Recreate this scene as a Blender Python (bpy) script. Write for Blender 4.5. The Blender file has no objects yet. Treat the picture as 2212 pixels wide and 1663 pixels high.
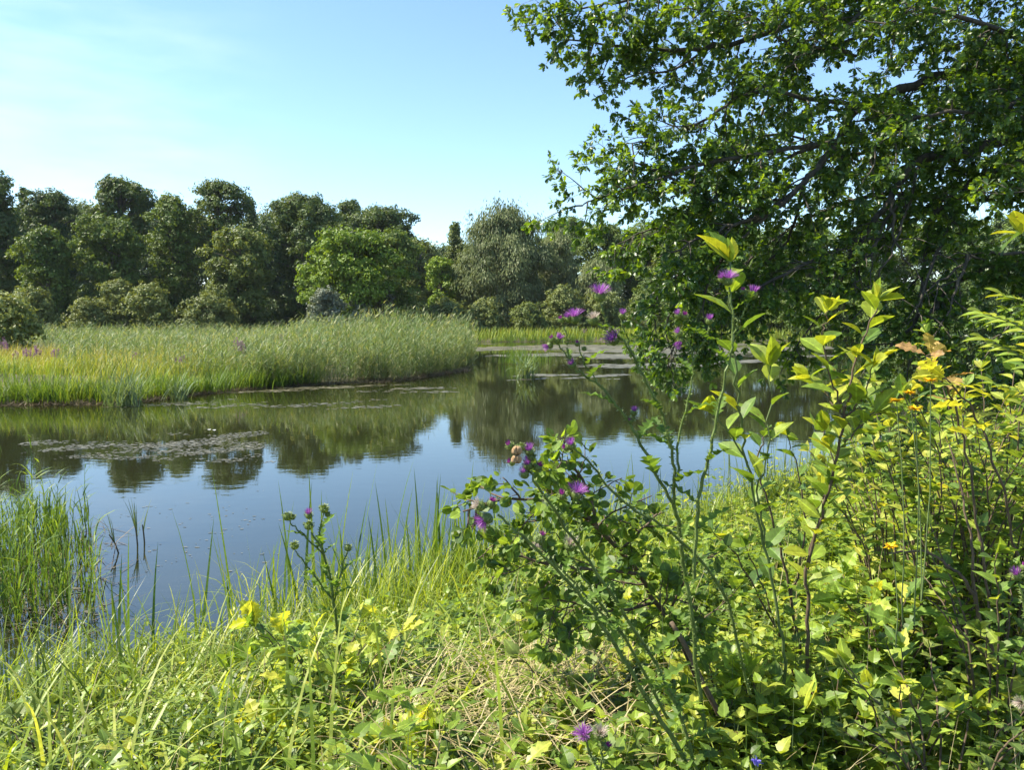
import bpy, math, random
import numpy as np
from mathutils import Vector

rng = np.random.default_rng(7)
random.seed(7)
C = bpy.context.scene.collection
PI = math.pi
R = math.radians

# ---------------------------------------------------------------- camera geometry
F, CX, CY, HOR = 1720.0, 1106.0, 831.5, 680.0
CAMZ = 2.5
PITCH = math.atan((CY - HOR) / F)


def W(px, py, D):
    """world point seen at photo position (px,py), at distance D along +Y"""
    a, b = (px - CX) / F, (CY - py) / F
    cp, sp = math.cos(PITCH), math.sin(PITCH)
    dx, dy, dz = a, cp + b * sp, -sp + b * cp
    t = D / dy
    return np.array([dx * t, D, CAMZ + dz * t])


# ---------------------------------------------------------------- tagging
def tag(o, label=None, cat=None, group=None, kind=None):
    if label: o['label'] = label
    if cat: o['category'] = cat
    if group: o['group'] = group
    if kind: o['kind'] = kind
    return o


def thing(name, label, cat, loc, group=None):
    o = bpy.data.objects.new(name, None)
    C.objects.link(o)
    o.location = [float(v) for v in loc]
    return tag(o, label, cat, group)


# ---------------------------------------------------------------- mesh accumulator
class MB:
    def __init__(self):
        self.V, self.F, self.A, self.B, self.C, self.n = [], [], [], [], [], 0

    def add(self, V, faces, a=0.5, b=0.0, c=0.5):
        V = np.asarray(V, dtype=np.float32).reshape(-1, 3)
        for f in faces:
            self.F.append(np.asarray(f, dtype=np.int64) + self.n)
        self.V.append(V)
        self.A.append(np.broadcast_to(np.asarray(a, dtype=np.float32), (len(V),)))
        self.B.append(np.broadcast_to(np.asarray(b, dtype=np.float32), (len(V),)))
        self.C.append(np.broadcast_to(np.asarray(c, dtype=np.float32), (len(V),)))
        self.n += len(V)

    def mesh(self, name, mat, origin=(0, 0, 0), smooth=False):
        me = bpy.data.meshes.new(name)
        V = np.concatenate(self.V) - np.asarray(origin, dtype=np.float32)
        me.vertices.add(len(V))
        me.vertices.foreach_set('co', V.astype(np.float32).ravel())
        loops = np.concatenate([f.ravel() for f in self.F])
        tot = np.concatenate([np.full(len(f), f.shape[1], dtype=np.int64) for f in self.F])
        start = np.concatenate([[0], np.cumsum(tot)[:-1]])
        me.loops.add(len(loops))
        me.loops.foreach_set('vertex_index', loops.astype(np.int32))
        me.polygons.add(len(tot))
        me.polygons.foreach_set('loop_start', start.astype(np.int32))
        for nm, arr in (('rnd', self.A), ('along', self.B), ('across', self.C)):
            at = me.attributes.new(nm, 'FLOAT', 'POINT')
            at.data.foreach_set('value', np.concatenate(arr).astype(np.float32))
        me.update(calc_edges=True)
        me.polygons.foreach_set('use_smooth', np.full(len(tot), smooth))
        me.materials.append(mat)
        return me

    def obj(self, name, mat, parent=None, origin=None, smooth=False):
        if origin is None:
            origin = tuple(parent.location) if parent else (0, 0, 0)
        o = bpy.data.objects.new(name, self.mesh(name, mat, origin, smooth))
        C.objects.link(o)
        if parent:
            o.parent = parent
        else:
            o.location = [float(v) for v in origin]
        return o


def unit(v):
    v = np.asarray(v, dtype=float)
    return v / np.maximum(np.linalg.norm(v, axis=-1, keepdims=True), 1e-9)


# ---------------------------------------------------------------- leaf templates (length along +Y, normal +Z)
def leaf_template(ws, fold=0.25, droop=0.15, wave=0.0):
    """ws: list of (y, halfwidth)"""
    V, F4, F3 = [], [], []
    for i, (y, w) in enumerate(ws):
        z = -droop * y * y + wave * math.sin(i * 1.7)
        V += [(-w, y, z + fold * w), (0, y, z), (w, y, z + fold * w)]
    for i in range(len(ws) - 1):
        a, b = 3 * i, 3 * i + 3
        F4 += [(a, a + 1, b + 1, b), (a + 1, a + 2, b + 2, b + 1)]
    return np.array(V, float), [np.array(F4)]


DIAMOND = (np.array([(0, 0, 0), (.33, .45, .08), (0, 1, -.05), (-.33, .45, .08)], float), [np.array([(0, 1, 2, 3)])])
OVAL = leaf_template([(0, .015), (.18, .17), (.42, .29), (.68, .25), (.88, .12), (1, .0)], .3, .2)
ROUND = leaf_template([(0, .01), (.13, .02), (.22, .24), (.48, .37), (.75, .32), (.93, .16), (1, .02)], .2, .12)
POINT = leaf_template([(0, .02), (.1, .2), (.28, .34), (.34, .28), (.5, .29), (.55, .22), (.7, .19), (.75, .13), (1, .0)], .3, .25)
SLIM = leaf_template([(0, .01), (.3, .1), (.6, .09), (1, .0)], .3, .25)
OAK = leaf_template([(0, .015), (.12, .05), (.22, .17), (.29, .09), (.42, .27), (.5, .15), (.64, .34), (.72, .2), (.84, .25), (.9, .13), (1, .07)], .18, .22, .02)
OAKLOD = leaf_template([(0, .02), (.2, .15), (.28, .08), (.48, .28), (.56, .15), (.74, .3), (.82, .16), (1, .08)], .2, .25)
THISTLE = leaf_template([(0, .02), (.08, .09), (.12, .04), (.2, .15), (.25, .05), (.34, .19), (.4, .06), (.49, .18), (.55, .06), (.64, .15), (.7, .05), (.78, .1), (.84, .03), (1, .0)], .5, .3, .03)


def leaves(mb, T, P, d, n, s, ws=1.0, a=None):
    """batch of leaves: P base points, d axis, n rough normal, s length"""
    TV, TF = T
    P = np.asarray(P, float); N = len(P)
    if N == 0: return
    d = unit(d)
    x = unit(np.cross(d, n))
    z = np.cross(x, d)
    s = np.broadcast_to(np.asarray(s, float), (N,))
    ws = np.broadcast_to(np.asarray(ws, float), (N,))
    V = P[:, None, :] + s[:, None, None] * (TV[None, :, 0:1] * ws[:, None, None] * x[:, None, :] + TV[None, :, 1:2] * d[:, None, :] + TV[None, :, 2:3] * z[:, None, :])
    k = len(TV)
    off = (np.arange(N) * k)[:, None, None]
    faces = [(f[None] + off).reshape(-1, f.shape[1]) for f in TF]
    a = rng.random(N) if a is None else np.broadcast_to(np.asarray(a, float), (N,))
    mb.add(V.reshape(-1, 3), faces, np.repeat(a, k), np.tile(TV[:, 1], N), np.tile(TV[:, 0], N))


def blades(mb, P, az, L, w, lean, curl, seg=4, a=None, twist=0.0, taper=.7):
    """grass blades: strips bending over in direction az"""
    P = np.asarray(P, float); N = len(P)
    if N == 0: return
    f = lambda q: np.broadcast_to(np.asarray(q, float), (N,))
    az, L, w, lean, curl = map(f, (az, L, w, lean, curl))
    h = np.stack([np.cos(az), np.sin(az), 0 * az], 1)
    sd = np.stack([-np.sin(az + twist), np.cos(az + twist), 0 * az], 1)
    pts = [P]; cur = P
    for i in range(seg):
        th = lean + curl * ((i + .5) / seg) ** 1.5
        step = (L / seg)[:, None] * (np.sin(th)[:, None] * h + np.cos(th)[:, None] * np.array([0, 0, 1.0]))
        cur = cur + step
        pts.append(cur)
    V, b = [], []
    for i, p in enumerate(pts):
        t = i / seg
        ww = w * (.55 + .45 * min(1, t * 4)) * max(1 - t, 0.0) ** taper if i < seg else w * .02
        V.append(p - sd * (ww / 2)[:, None]); V.append(p + sd * (ww / 2)[:, None])
        b += [t, t]
    V = np.stack(V, 1)
    k = V.shape[1]
    fc = np.array([(2 * i, 2 * i + 1, 2 * i + 3, 2 * i + 2) for i in range(seg)])
    off = (np.arange(N) * k)[:, None, None]
    a = rng.random(N) if a is None else np.broadcast_to(np.asarray(a, float), (N,))
    mb.add(V.reshape(-1, 3), [(fc[None] + off).reshape(-1, 4)], np.repeat(a, k), np.tile(b, N))


def tube(mb, pts, rad, sides=6, a=.5):
    pts = np.asarray(pts, float); n = len(pts)
    rad = np.broadcast_to(np.asarray(rad, float), (n,))
    tan = unit(np.gradient(pts, axis=0))
    ref = np.array([0, 0, 1.0]) if abs(tan[0][2]) < .9 else np.array([1.0, 0, 0])
    u = unit(np.cross(tan, ref)); v = np.cross(tan, u)
    ang = np.arange(sides) / sides * 2 * PI
    V = pts[:, None, :] + rad[:, None, None] * (np.cos(ang)[None, :, None] * u[:, None, :] + np.sin(ang)[None, :, None] * v[:, None, :])
    i = np.arange(n - 1)[:, None] * sides; j = np.arange(sides)[None, :]; j2 = (j + 1) % sides
    Fq = np.stack([i + j, i + j2, i + sides + j2, i + sides + j], -1).reshape(-1, 4)
    mb.add(V.reshape(-1, 3), [Fq, np.array([list(range(n * sides - sides, n * sides))])], a, np.repeat(np.linspace(0, 1, n), sides))


def spline(pts, per=5, jit=0.0):
    pts = [np.asarray(p, float) for p in pts]
    P = [2 * pts[0] - pts[1]] + pts + [2 * pts[-1] - pts[-2]]
    out = []
    for i in range(1, len(P) - 2):
        for k in range(per):
            t = k / per
            p0, p1, p2, p3 = P[i - 1:i + 3]
            out.append(.5 * (2 * p1 + (p2 - p0) * t + (2 * p0 - 5 * p1 + 4 * p2 - p3) * t * t + (3 * p1 - p0 - 3 * p2 + p3) * t ** 3))
    out.append(pts[-1])
    out = np.array(out)
    if jit: out[1:-1] += rng.normal(0, jit, out[1:-1].shape)
    return out


# ---------------------------------------------------------------- materials
def nodes(name):
    m = bpy.data.materials.new(name); m.use_nodes = True
    nt = m.node_tree; nt.nodes.clear()
    return m, nt, nt.nodes.new('ShaderNodeOutputMaterial')


def ramp(nt, stops):
    r = nt.nodes.new('ShaderNodeValToRGB')
    e = r.color_ramp.elements
    while len(e) < len(stops): e.new(.5)
    for el, (p, c) in zip(e, stops):
        el.position = p; el.color = (*c, 1)
    return r


def leafmat(name, cols, trans=.35, tint=(1.5, 1.35, .5), rough=.5, spec=.3, base=None, veins=0, rib=False):
    """cols: colours along the per-leaf random value; base: (colour, reach) at the foot of a blade"""
    m, nt, out = nodes(name)
    at = nt.nodes.new('ShaderNodeAttribute'); at.attribute_name = 'rnd'
    n = len(cols)
    rp = ramp(nt, [(i / max(n - 1, 1), c) for i, c in enumerate(cols)])
    nt.links.new(at.outputs['Fac'], rp.inputs['Fac'])
    col = rp.outputs['Color']
    if base:
        al = nt.nodes.new('ShaderNodeAttribute'); al.attribute_name = 'along'
        mr = nt.nodes.new('ShaderNodeMapRange'); mr.inputs['From Max'].default_value = base[1]
        nt.links.new(al.outputs['Fac'], mr.inputs['Value'])
        mx = nt.nodes.new('ShaderNodeMix'); mx.data_type = 'RGBA'
        nt.links.new(mr.outputs['Result'], mx.inputs['Factor'])
        mx.inputs['A'].default_value = (*base[0], 1)
        nt.links.new(col, mx.inputs['B'])
        col = mx.outputs['Result']
    # blotches on the leaf surface
    tc = nt.nodes.new('ShaderNodeTexCoord')
    nz = nt.nodes.new('ShaderNodeTexNoise'); nz.inputs['Scale'].default_value = veins or 40; nz.inputs['Detail'].default_value = 3
    nt.links.new(tc.outputs['Object'], nz.inputs['Vector'])
    mm = nt.nodes.new('ShaderNodeMapRange'); mm.inputs['To Min'].default_value = .72; mm.inputs['To Max'].default_value = 1.25
    mm.inputs['From Min'].default_value = .3; mm.inputs['From Max'].default_value = .7
    nt.links.new(nz.outputs['Fac'], mm.inputs['Value'])
    sc = nt.nodes.new('ShaderNodeVectorMath'); sc.operation = 'SCALE'
    nt.links.new(col, sc.inputs[0]); nt.links.new(mm.outputs['Result'], sc.inputs['Scale'])
    col = sc.outputs['Vector']
    if rib:   # pale midrib and side veins, brown flecks
        ac = nt.nodes.new('ShaderNodeAttribute'); ac.attribute_name = 'across'
        al = nt.nodes.new('ShaderNodeAttribute'); al.attribute_name = 'along'
        def mt(op, a, b=None, c=None):
            n_ = nt.nodes.new('ShaderNodeMath'); n_.operation = op
            for q, v in enumerate((a, b, c)):
                if v is None: continue
                if isinstance(v, (int, float)): n_.inputs[q].default_value = v
                else: nt.links.new(v, n_.inputs[q])
            return n_.outputs[0]
        ab = mt('ABSOLUTE', ac.outputs['Fac'])
        mid = mt('SUBTRACT', 1, mt('MINIMUM', mt('MULTIPLY', ab, 28), 1))
        v_ = mt('ABSOLUTE', mt('SINE', mt('SUBTRACT', mt('MULTIPLY', al.outputs['Fac'], 21), mt('MULTIPLY', ab, 19))))
        sv_ = mt('MULTIPLY', mt('SUBTRACT', 1, mt('MINIMUM', mt('MULTIPLY', v_, 4), 1)), .3)
        fac = mt('ADD', 1, mt('ADD', mt('MULTIPLY', mid, .7), sv_))
        s2 = nt.nodes.new('ShaderNodeVectorMath'); s2.operation = 'SCALE'
        nt.links.new(col, s2.inputs[0]); nt.links.new(fac, s2.inputs['Scale'])
        nb = nt.nodes.new('ShaderNodeTexNoise'); nb.inputs['Scale'].default_value = 90; nb.inputs['Detail'].default_value = 2
        nt.links.new(tc.outputs['Object'], nb.inputs['Vector'])
        rb_ = ramp(nt, [(.66, (0, 0, 0)), (.72, (1, 1, 1))]); nt.links.new(nb.outputs['Fac'], rb_.inputs[0])
        mx = nt.nodes.new('ShaderNodeMix'); mx.data_type = 'RGBA'
        nt.links.new(rb_.outputs[0], mx.inputs['Factor']); nt.links.new(s2.outputs['Vector'], mx.inputs['A']); mx.inputs['B'].default_value = (.14, .09, .03, 1)
        col = mx.outputs['Result']
    bs = nt.nodes.new('ShaderNodeBsdfPrincipled')
    nt.links.new(col, bs.inputs['Base Color'])
    bs.inputs['Roughness'].default_value = rough
    bs.inputs['Specular IOR Level'].default_value = spec
    if trans <= 0:
        nt.links.new(bs.outputs[0], out.inputs['Surface']); return m
    tm = nt.nodes.new('ShaderNodeVectorMath'); tm.operation = 'MULTIPLY'
    nt.links.new(col, tm.inputs[0]); tm.inputs[1].default_value = tint
    tr = nt.nodes.new('ShaderNodeBsdfTranslucent')
    nt.links.new(tm.outputs['Vector'], tr.inputs['Color'])
    mix = nt.nodes.new('ShaderNodeMixShader'); mix.inputs['Fac'].default_value = trans
    nt.links.new(bs.outputs[0], mix.inputs[1]); nt.links.new(tr.outputs[0], mix.inputs[2])
    nt.links.new(mix.outputs[0], out.inputs['Surface'])
    return m


def barkmat(name, c1, c2, scale=20):
    m, nt, out = nodes(name)
    tc = nt.nodes.new('ShaderNodeTexCoord')
    mp = nt.nodes.new('ShaderNodeMapping'); mp.inputs['Scale'].default_value = (1, 1, .25)
    nz = nt.nodes.new('ShaderNodeTexNoise'); nz.inputs['Scale'].default_value = scale; nz.inputs['Detail'].default_value = 6
    nt.links.new(tc.outputs['Object'], mp.inputs[0]); nt.links.new(mp.outputs[0], nz.inputs['Vector'])
    rp = ramp(nt, [(.35, c1), (.65, c2)])
    nt.links.new(nz.outputs['Fac'], rp.inputs[0])
    bs = nt.nodes.new('ShaderNodeBsdfPrincipled'); bs.inputs['Roughness'].default_value = .85
    nt.links.new(rp.outputs[0], bs.inputs['Base Color'])
    bp = nt.nodes.new('ShaderNodeBump'); bp.inputs['Strength'].default_value = .6; bp.inputs['Distance'].default_value = .01
    nt.links.new(nz.outputs['Fac'], bp.inputs['Height']); nt.links.new(bp.outputs[0], bs.inputs['Normal'])
    nt.links.new(bs.outputs[0], out.inputs['Surface'])
    return m


M = {}
g = leafmat
M['forest_dark'] = g('forest_dark', [(.042, .078, .024), (.074, .115, .03), (.12, .165, .04)], .3, (1.5, 1.35, .5))
M['forest_mid'] = g('forest_mid', [(.065, .11, .022), (.1, .155, .028), (.15, .205, .036)], .32, (1.6, 1.4, .45))
M['forest_olive'] = g('forest_olive', [(.085, .12, .028), (.13, .17, .04), (.18, .215, .05)], .32)
M['maple_bright'] = g('maple_bright', [(.09, .15, .013), (.14, .22, .02), (.2, .28, .028)], .35)
M['willow'] = g('willow', [(.115, .145, .05), (.17, .2, .072), (.23, .26, .1)], .25, (1.2, 1.2, .6))
M['shrub_grey'] = g('shrub_grey', [(.1, .12, .08), (.15, .175, .12), (.2, .225, .155)], .22, (1.2, 1.2, .6))
M['shrub_olive'] = g('shrub_olive', [(.11, .14, .04), (.165, .2, .055), (.22, .25, .075)], .28)
M['shrub_brown'] = g('shrub_brown', [(.06, .06, .035), (.085, .082, .045), (.11, .1, .06)], .2)
M['oak_leaf'] = g('oak_leaf', [(.032, .068, .02), (.055, .11, .023), (.095, .165, .027), (.18, .27, .032)], .42, (2.4, 2.1, .3), rough=.4, spec=.5)
M['reed'] = g('reed', [(.07, .125, .04), (.12, .19, .06), (.18, .245, .09), (.3, .3, .15)], .35, base=((.13, .1, .045), .12))
M['meadow'] = g('meadow', [(.12, .2, .03), (.19, .26, .035), (.29, .32, .05), (.38, .33, .1)], .35)
M['sedge'] = g('sedge', [(.06, .12, .02), (.11, .19, .03), (.2, .28, .04)], .35, base=((.1, .09, .04), .12))
M['blue_sedge'] = g('blue_sedge', [(.09, .14, .06), (.13, .19, .085), (.19, .25, .12)], .3)
M['grass'] = g('grass', [(.07, .11, .014), (.15, .22, .022), (.27, .35, .035), (.44, .46, .12)], .46, rough=.42, spec=.4)
M['straw'] = g('straw', [(.3, .24, .11), (.42, .34, .17), (.5, .42, .24)], .25, (1, 1, .8))
M['dead_reed'] = g('dead_reed', [(.06, .045, .03), (.12, .09, .05), (.2, .15, .08)], .1, (1, 1, .8))
M['herb'] = g('herb', [(.055, .1, .018), (.12, .19, .026), (.21, .3, .035), (.36, .39, .06)], .46, rough=.42, spec=.4, rib=True)
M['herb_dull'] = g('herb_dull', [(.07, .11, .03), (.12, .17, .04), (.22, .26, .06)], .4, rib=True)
M['stem_green'] = g('stem_green', [(.09, .13, .04), (.13, .17, .06)], 0)
M['thistle_green'] = g('thistle_green', [(.1,.145,.03), (.14,.19,.05), (.22,.27,.11)], .2, (1.3, 1.3, .5))
M['thistle_leaf'] = g('thistle_leaf', [(.09, .16, .03), (.14, .23, .035)], .45)
M['purple'] = g('purple', [(.22, .05, .26), (.32, .09, .38), (.42, .18, .5)], .35, (1.2, 1, 1.2))
M['dark_purple'] = g('dark_purple', [(.2, .03, .17), (.32, .05, .28)], .3, (1.3, 1, 1.3))
M['fluff'] = g('fluff', [(.4, .32, .26), (.55, .47, .4)], .3, (1, 1, 1))
M['loosestrife'] = g('loosestrife', [(.24, .11, .2), (.32, .16, .28)], .3, (1.2, 1, 1.2))
M['violet'] = g('violet', [(.15, .12, .6), (.25, .2, .7)], .3, (1, 1, 1))
M['yellow'] = g('yellow', [(.75, .45, .01), (.85, .55, .02)], .3, (1, 1, 1))
M['round_leaf'] = g('round_leaf', [(.07, .12, .03), (.11, .18, .035), (.17, .26, .035), (.27, .36, .04)], .45, spec=.4, rib=True)
M['bright_leaf'] = g('bright_leaf', [(.07, .13, .03), (.12, .2, .03), (.2, .28, .032), (.32, .35, .035)], .46, spec=.45, rib=True)
M['oak_young'] = g('oak_young', [(.09, .16, .035), (.16, .25, .04), (.27, .37, .045), (.44, .45, .06)], .46, spec=.4, rib=True)
M['oak_brown'] = g('oak_brown', [(.3, .17, .08), (.36, .26, .08), (.38, .33, .06)], .45, (1.3, 1.1, .6), rib=True)
M['mixed_leaf'] = g('mixed_leaf', [(.06, .11, .025), (.12, .2, .035), (.22, .3, .045), (.38, .38, .07)], .46, spec=.4, rib=True)
M['bark'] = barkmat('bark', (.03, .026, .02), (.09, .075, .055))
M['bark_grey'] = barkmat('bark_grey', (.05, .045, .035), (.13, .115, .09), 8)
M['twig'] = barkmat('twig', (.06, .04, .025), (.13, .09, .055), 60)
M['dead_wood'] = barkmat('dead_wood', (.09, .075, .05), (.2, .17, .12), 30)
M['scum'] = g('scum', [(.06, .055, .03), (.12, .11, .06), (.2, .18, .12)], 0, spec=.5, rough=.4)
M['petal'] = g('petal', [(.75, .75, .7)], .2, (1, 1, 1))
M['shell'] = barkmat('shell', (.22, .12, .05), (.45, .3, .16), 300)

# ---------------------------------------------------------------- terrain
POND = np.array([(-60, -12), (-20, -2), (-7, 3), (-3.2, 4.9), (-2.1, 5.6), (-.4, 7), (1.8, 9.1), (4.6, 12), (8, 16), (14, 20), (24, 26),
                 (34, 40), (40, 60), (36, 78), (26, 77), (10, 75), (0, 74), (-4.5, 74), (-6, 68), (-2.6, 52), (-1.9, 40), (-2.1, 35.8),
                 (-4.4, 29.8), (-8.6, 27.2), (-10, 24.7), (-11, 22.2), (-14, 22), (-30, 20), (-60, 18)], float)


def shore(x, y):
    """signed distance to the waterline, negative over the pond"""
    x = np.asarray(x, float); y = np.asarray(y, float)
    d = np.full(x.shape, 1e9); ins = np.zeros(x.shape, bool)
    for (x0, y0), (x1, y1) in zip(POND, np.roll(POND, -1, 0)):
        ex, ey = x1 - x0, y1 - y0
        t = np.clip(((x - x0) * ex + (y - y0) * ey) / (ex * ex + ey * ey), 0, 1)
        d = np.minimum(d, np.hypot(x - x0 - t * ex, y - y0 - t * ey))
        with np.errstate(divide='ignore', invalid='ignore'):
            ins ^= ((y0 > y) != (y1 > y)) & (x < (x1 - x0) * (y - y0) / (y1 - y0 + 1e-12) + x0)
    return np.where(ins, -d, d)


def gz(x, y):
    x = np.asarray(x, float); y = np.asarray(y, float)
    s = shore(x, y)
    wob = .15 * np.sin(x * 2.3 + y * 1.1) * np.sin(y * 1.9 - x * .7)
    s = s + wob * np.clip(1 - np.abs(s), 0, 1)
    near = np.clip((26 - y + np.abs(x) * .2) / 8, 0, 1)
    h = near * .95 + (1 - near) * .25
    t = np.clip(s / 4.2, 0, 1)
    land = h * (t * t * (3 - 2 * t)) + .03 * np.clip(s * 6, 0, 1)
    t2 = np.clip((s - 40) / 200, 0, 1)
    land = land + t2 * 3
    bump = .035 * np.sin(x * 3.1 + 1.3) * np.cos(y * 2.7) + .02 * np.sin(x * 7 + y * 5)
    land = land + bump * np.clip(s / 1.5, 0, 1) * near
    bed = -.9 * np.clip(-s / 3, 0, 1)
    return np.where(s > 0, land, bed - .02)


def G(px, D, dz=0.0):
    x = (px - CX) / F * D * 1.0
    return np.array([x, D, float(gz(x, D)) + dz])


def warp(lo, hi, n, c, k):
    t = np.linspace(-1, 1, n)
    s = np.sinh(t * k) / math.sinh(k)
    return np.where(s < 0, c + (c - lo) * s, c + (hi - c) * s)


xs = warp(-400, 400, 260, 0, 6); ys = warp(-120, 600, 300, 8, 5)
X, Y = np.meshgrid(xs, ys)
Z = gz(X, Y)
mb = MB()
ny, nx = X.shape
i = np.arange(ny - 1)[:, None] * nx + np.arange(nx - 1)[None]
mb.add(np.stack([X, Y, Z], -1).reshape(-1, 3), [np.stack([i, i + 1, i + nx + 1, i + nx], -1).reshape(-1, 4)])
m, nt, out = nodes('soil')
tc = nt.nodes.new('ShaderNodeTexCoord')
n1 = nt.nodes.new('ShaderNodeTexNoise'); n1.inputs['Scale'].default_value = 6; n1.inputs['Detail'].default_value = 9
nt.links.new(tc.outputs['Object'], n1.inputs['Vector'])
rp = ramp(nt, [(.3, (.035, .03, .016)), (.5, (.06, .06, .022)), (.7, (.1, .085, .045))])
nt.links.new(n1.outputs['Fac'], rp.inputs[0])
bs = nt.nodes.new('ShaderNodeBsdfPrincipled'); bs.inputs['Roughness'].default_value = .95
nt.links.new(rp.outputs[0], bs.inputs['Base Color'])
bp = nt.nodes.new('ShaderNodeBump'); bp.inputs['Distance'].default_value = .05
nt.links.new(n1.outputs['Fac'], bp.inputs['Height']); nt.links.new(bp.outputs[0], bs.inputs['Normal'])
nt.links.new(bs.outputs[0], out.inputs[0])
tag(mb.obj('ground', m, smooth=True), 'dark soil of the pond banks under the plants', kind='structure')

# water sheet
mb = MB()
mb.add([(-70, -20, 0), (60, -20, 0), (60, 90, 0), (-70, 90, 0)], [np.array([(0, 1, 2, 3)])])
m, nt, out = nodes('pond_water')
tc = nt.nodes.new('ShaderNodeTexCoord')
bs = nt.nodes.new('ShaderNodeBsdfPrincipled')
bs.inputs['Base Color'].default_value = (.016, .018, .006, 1)
bs.inputs['Roughness'].default_value = .025
bs.inputs['IOR'].default_value = 1.72
mp = nt.nodes.new('ShaderNodeMapping'); mp.inputs['Scale'].default_value = (1, 1.5, 1)
n1 = nt.nodes.new('ShaderNodeTexNoise'); n1.inputs['Scale'].default_value = 3; n1.inputs['Detail'].default_value = 2
n2 = nt.nodes.new('ShaderNodeTexNoise'); n2.inputs['Scale'].default_value = .35; n2.inputs['Detail'].default_value = 2
nt.links.new(tc.outputs['Object'], mp.inputs[0]); nt.links.new(mp.outputs[0], n1.inputs[0]); nt.links.new(tc.outputs['Object'], n2.inputs[0])
mu = nt.nodes.new('ShaderNodeMath'); mu.operation = 'MULTIPLY'
nt.links.new(n1.outputs['Fac'], mu.inputs[0]); nt.links.new(n2.outputs['Fac'], mu.inputs[1])
bp = nt.nodes.new('ShaderNodeBump'); bp.inputs['Strength'].default_value = 1; bp.inputs['Distance'].default_value = .002
nt.links.new(mu.outputs[0], bp.inputs['Height']); nt.links.new(bp.outputs[0], bs.inputs['Normal'])
nt.links.new(bs.outputs[0], out.inputs[0])
tag(mb.obj('pond_water', m), 'still pond water mirroring the trees and the sky', kind='structure')


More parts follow.
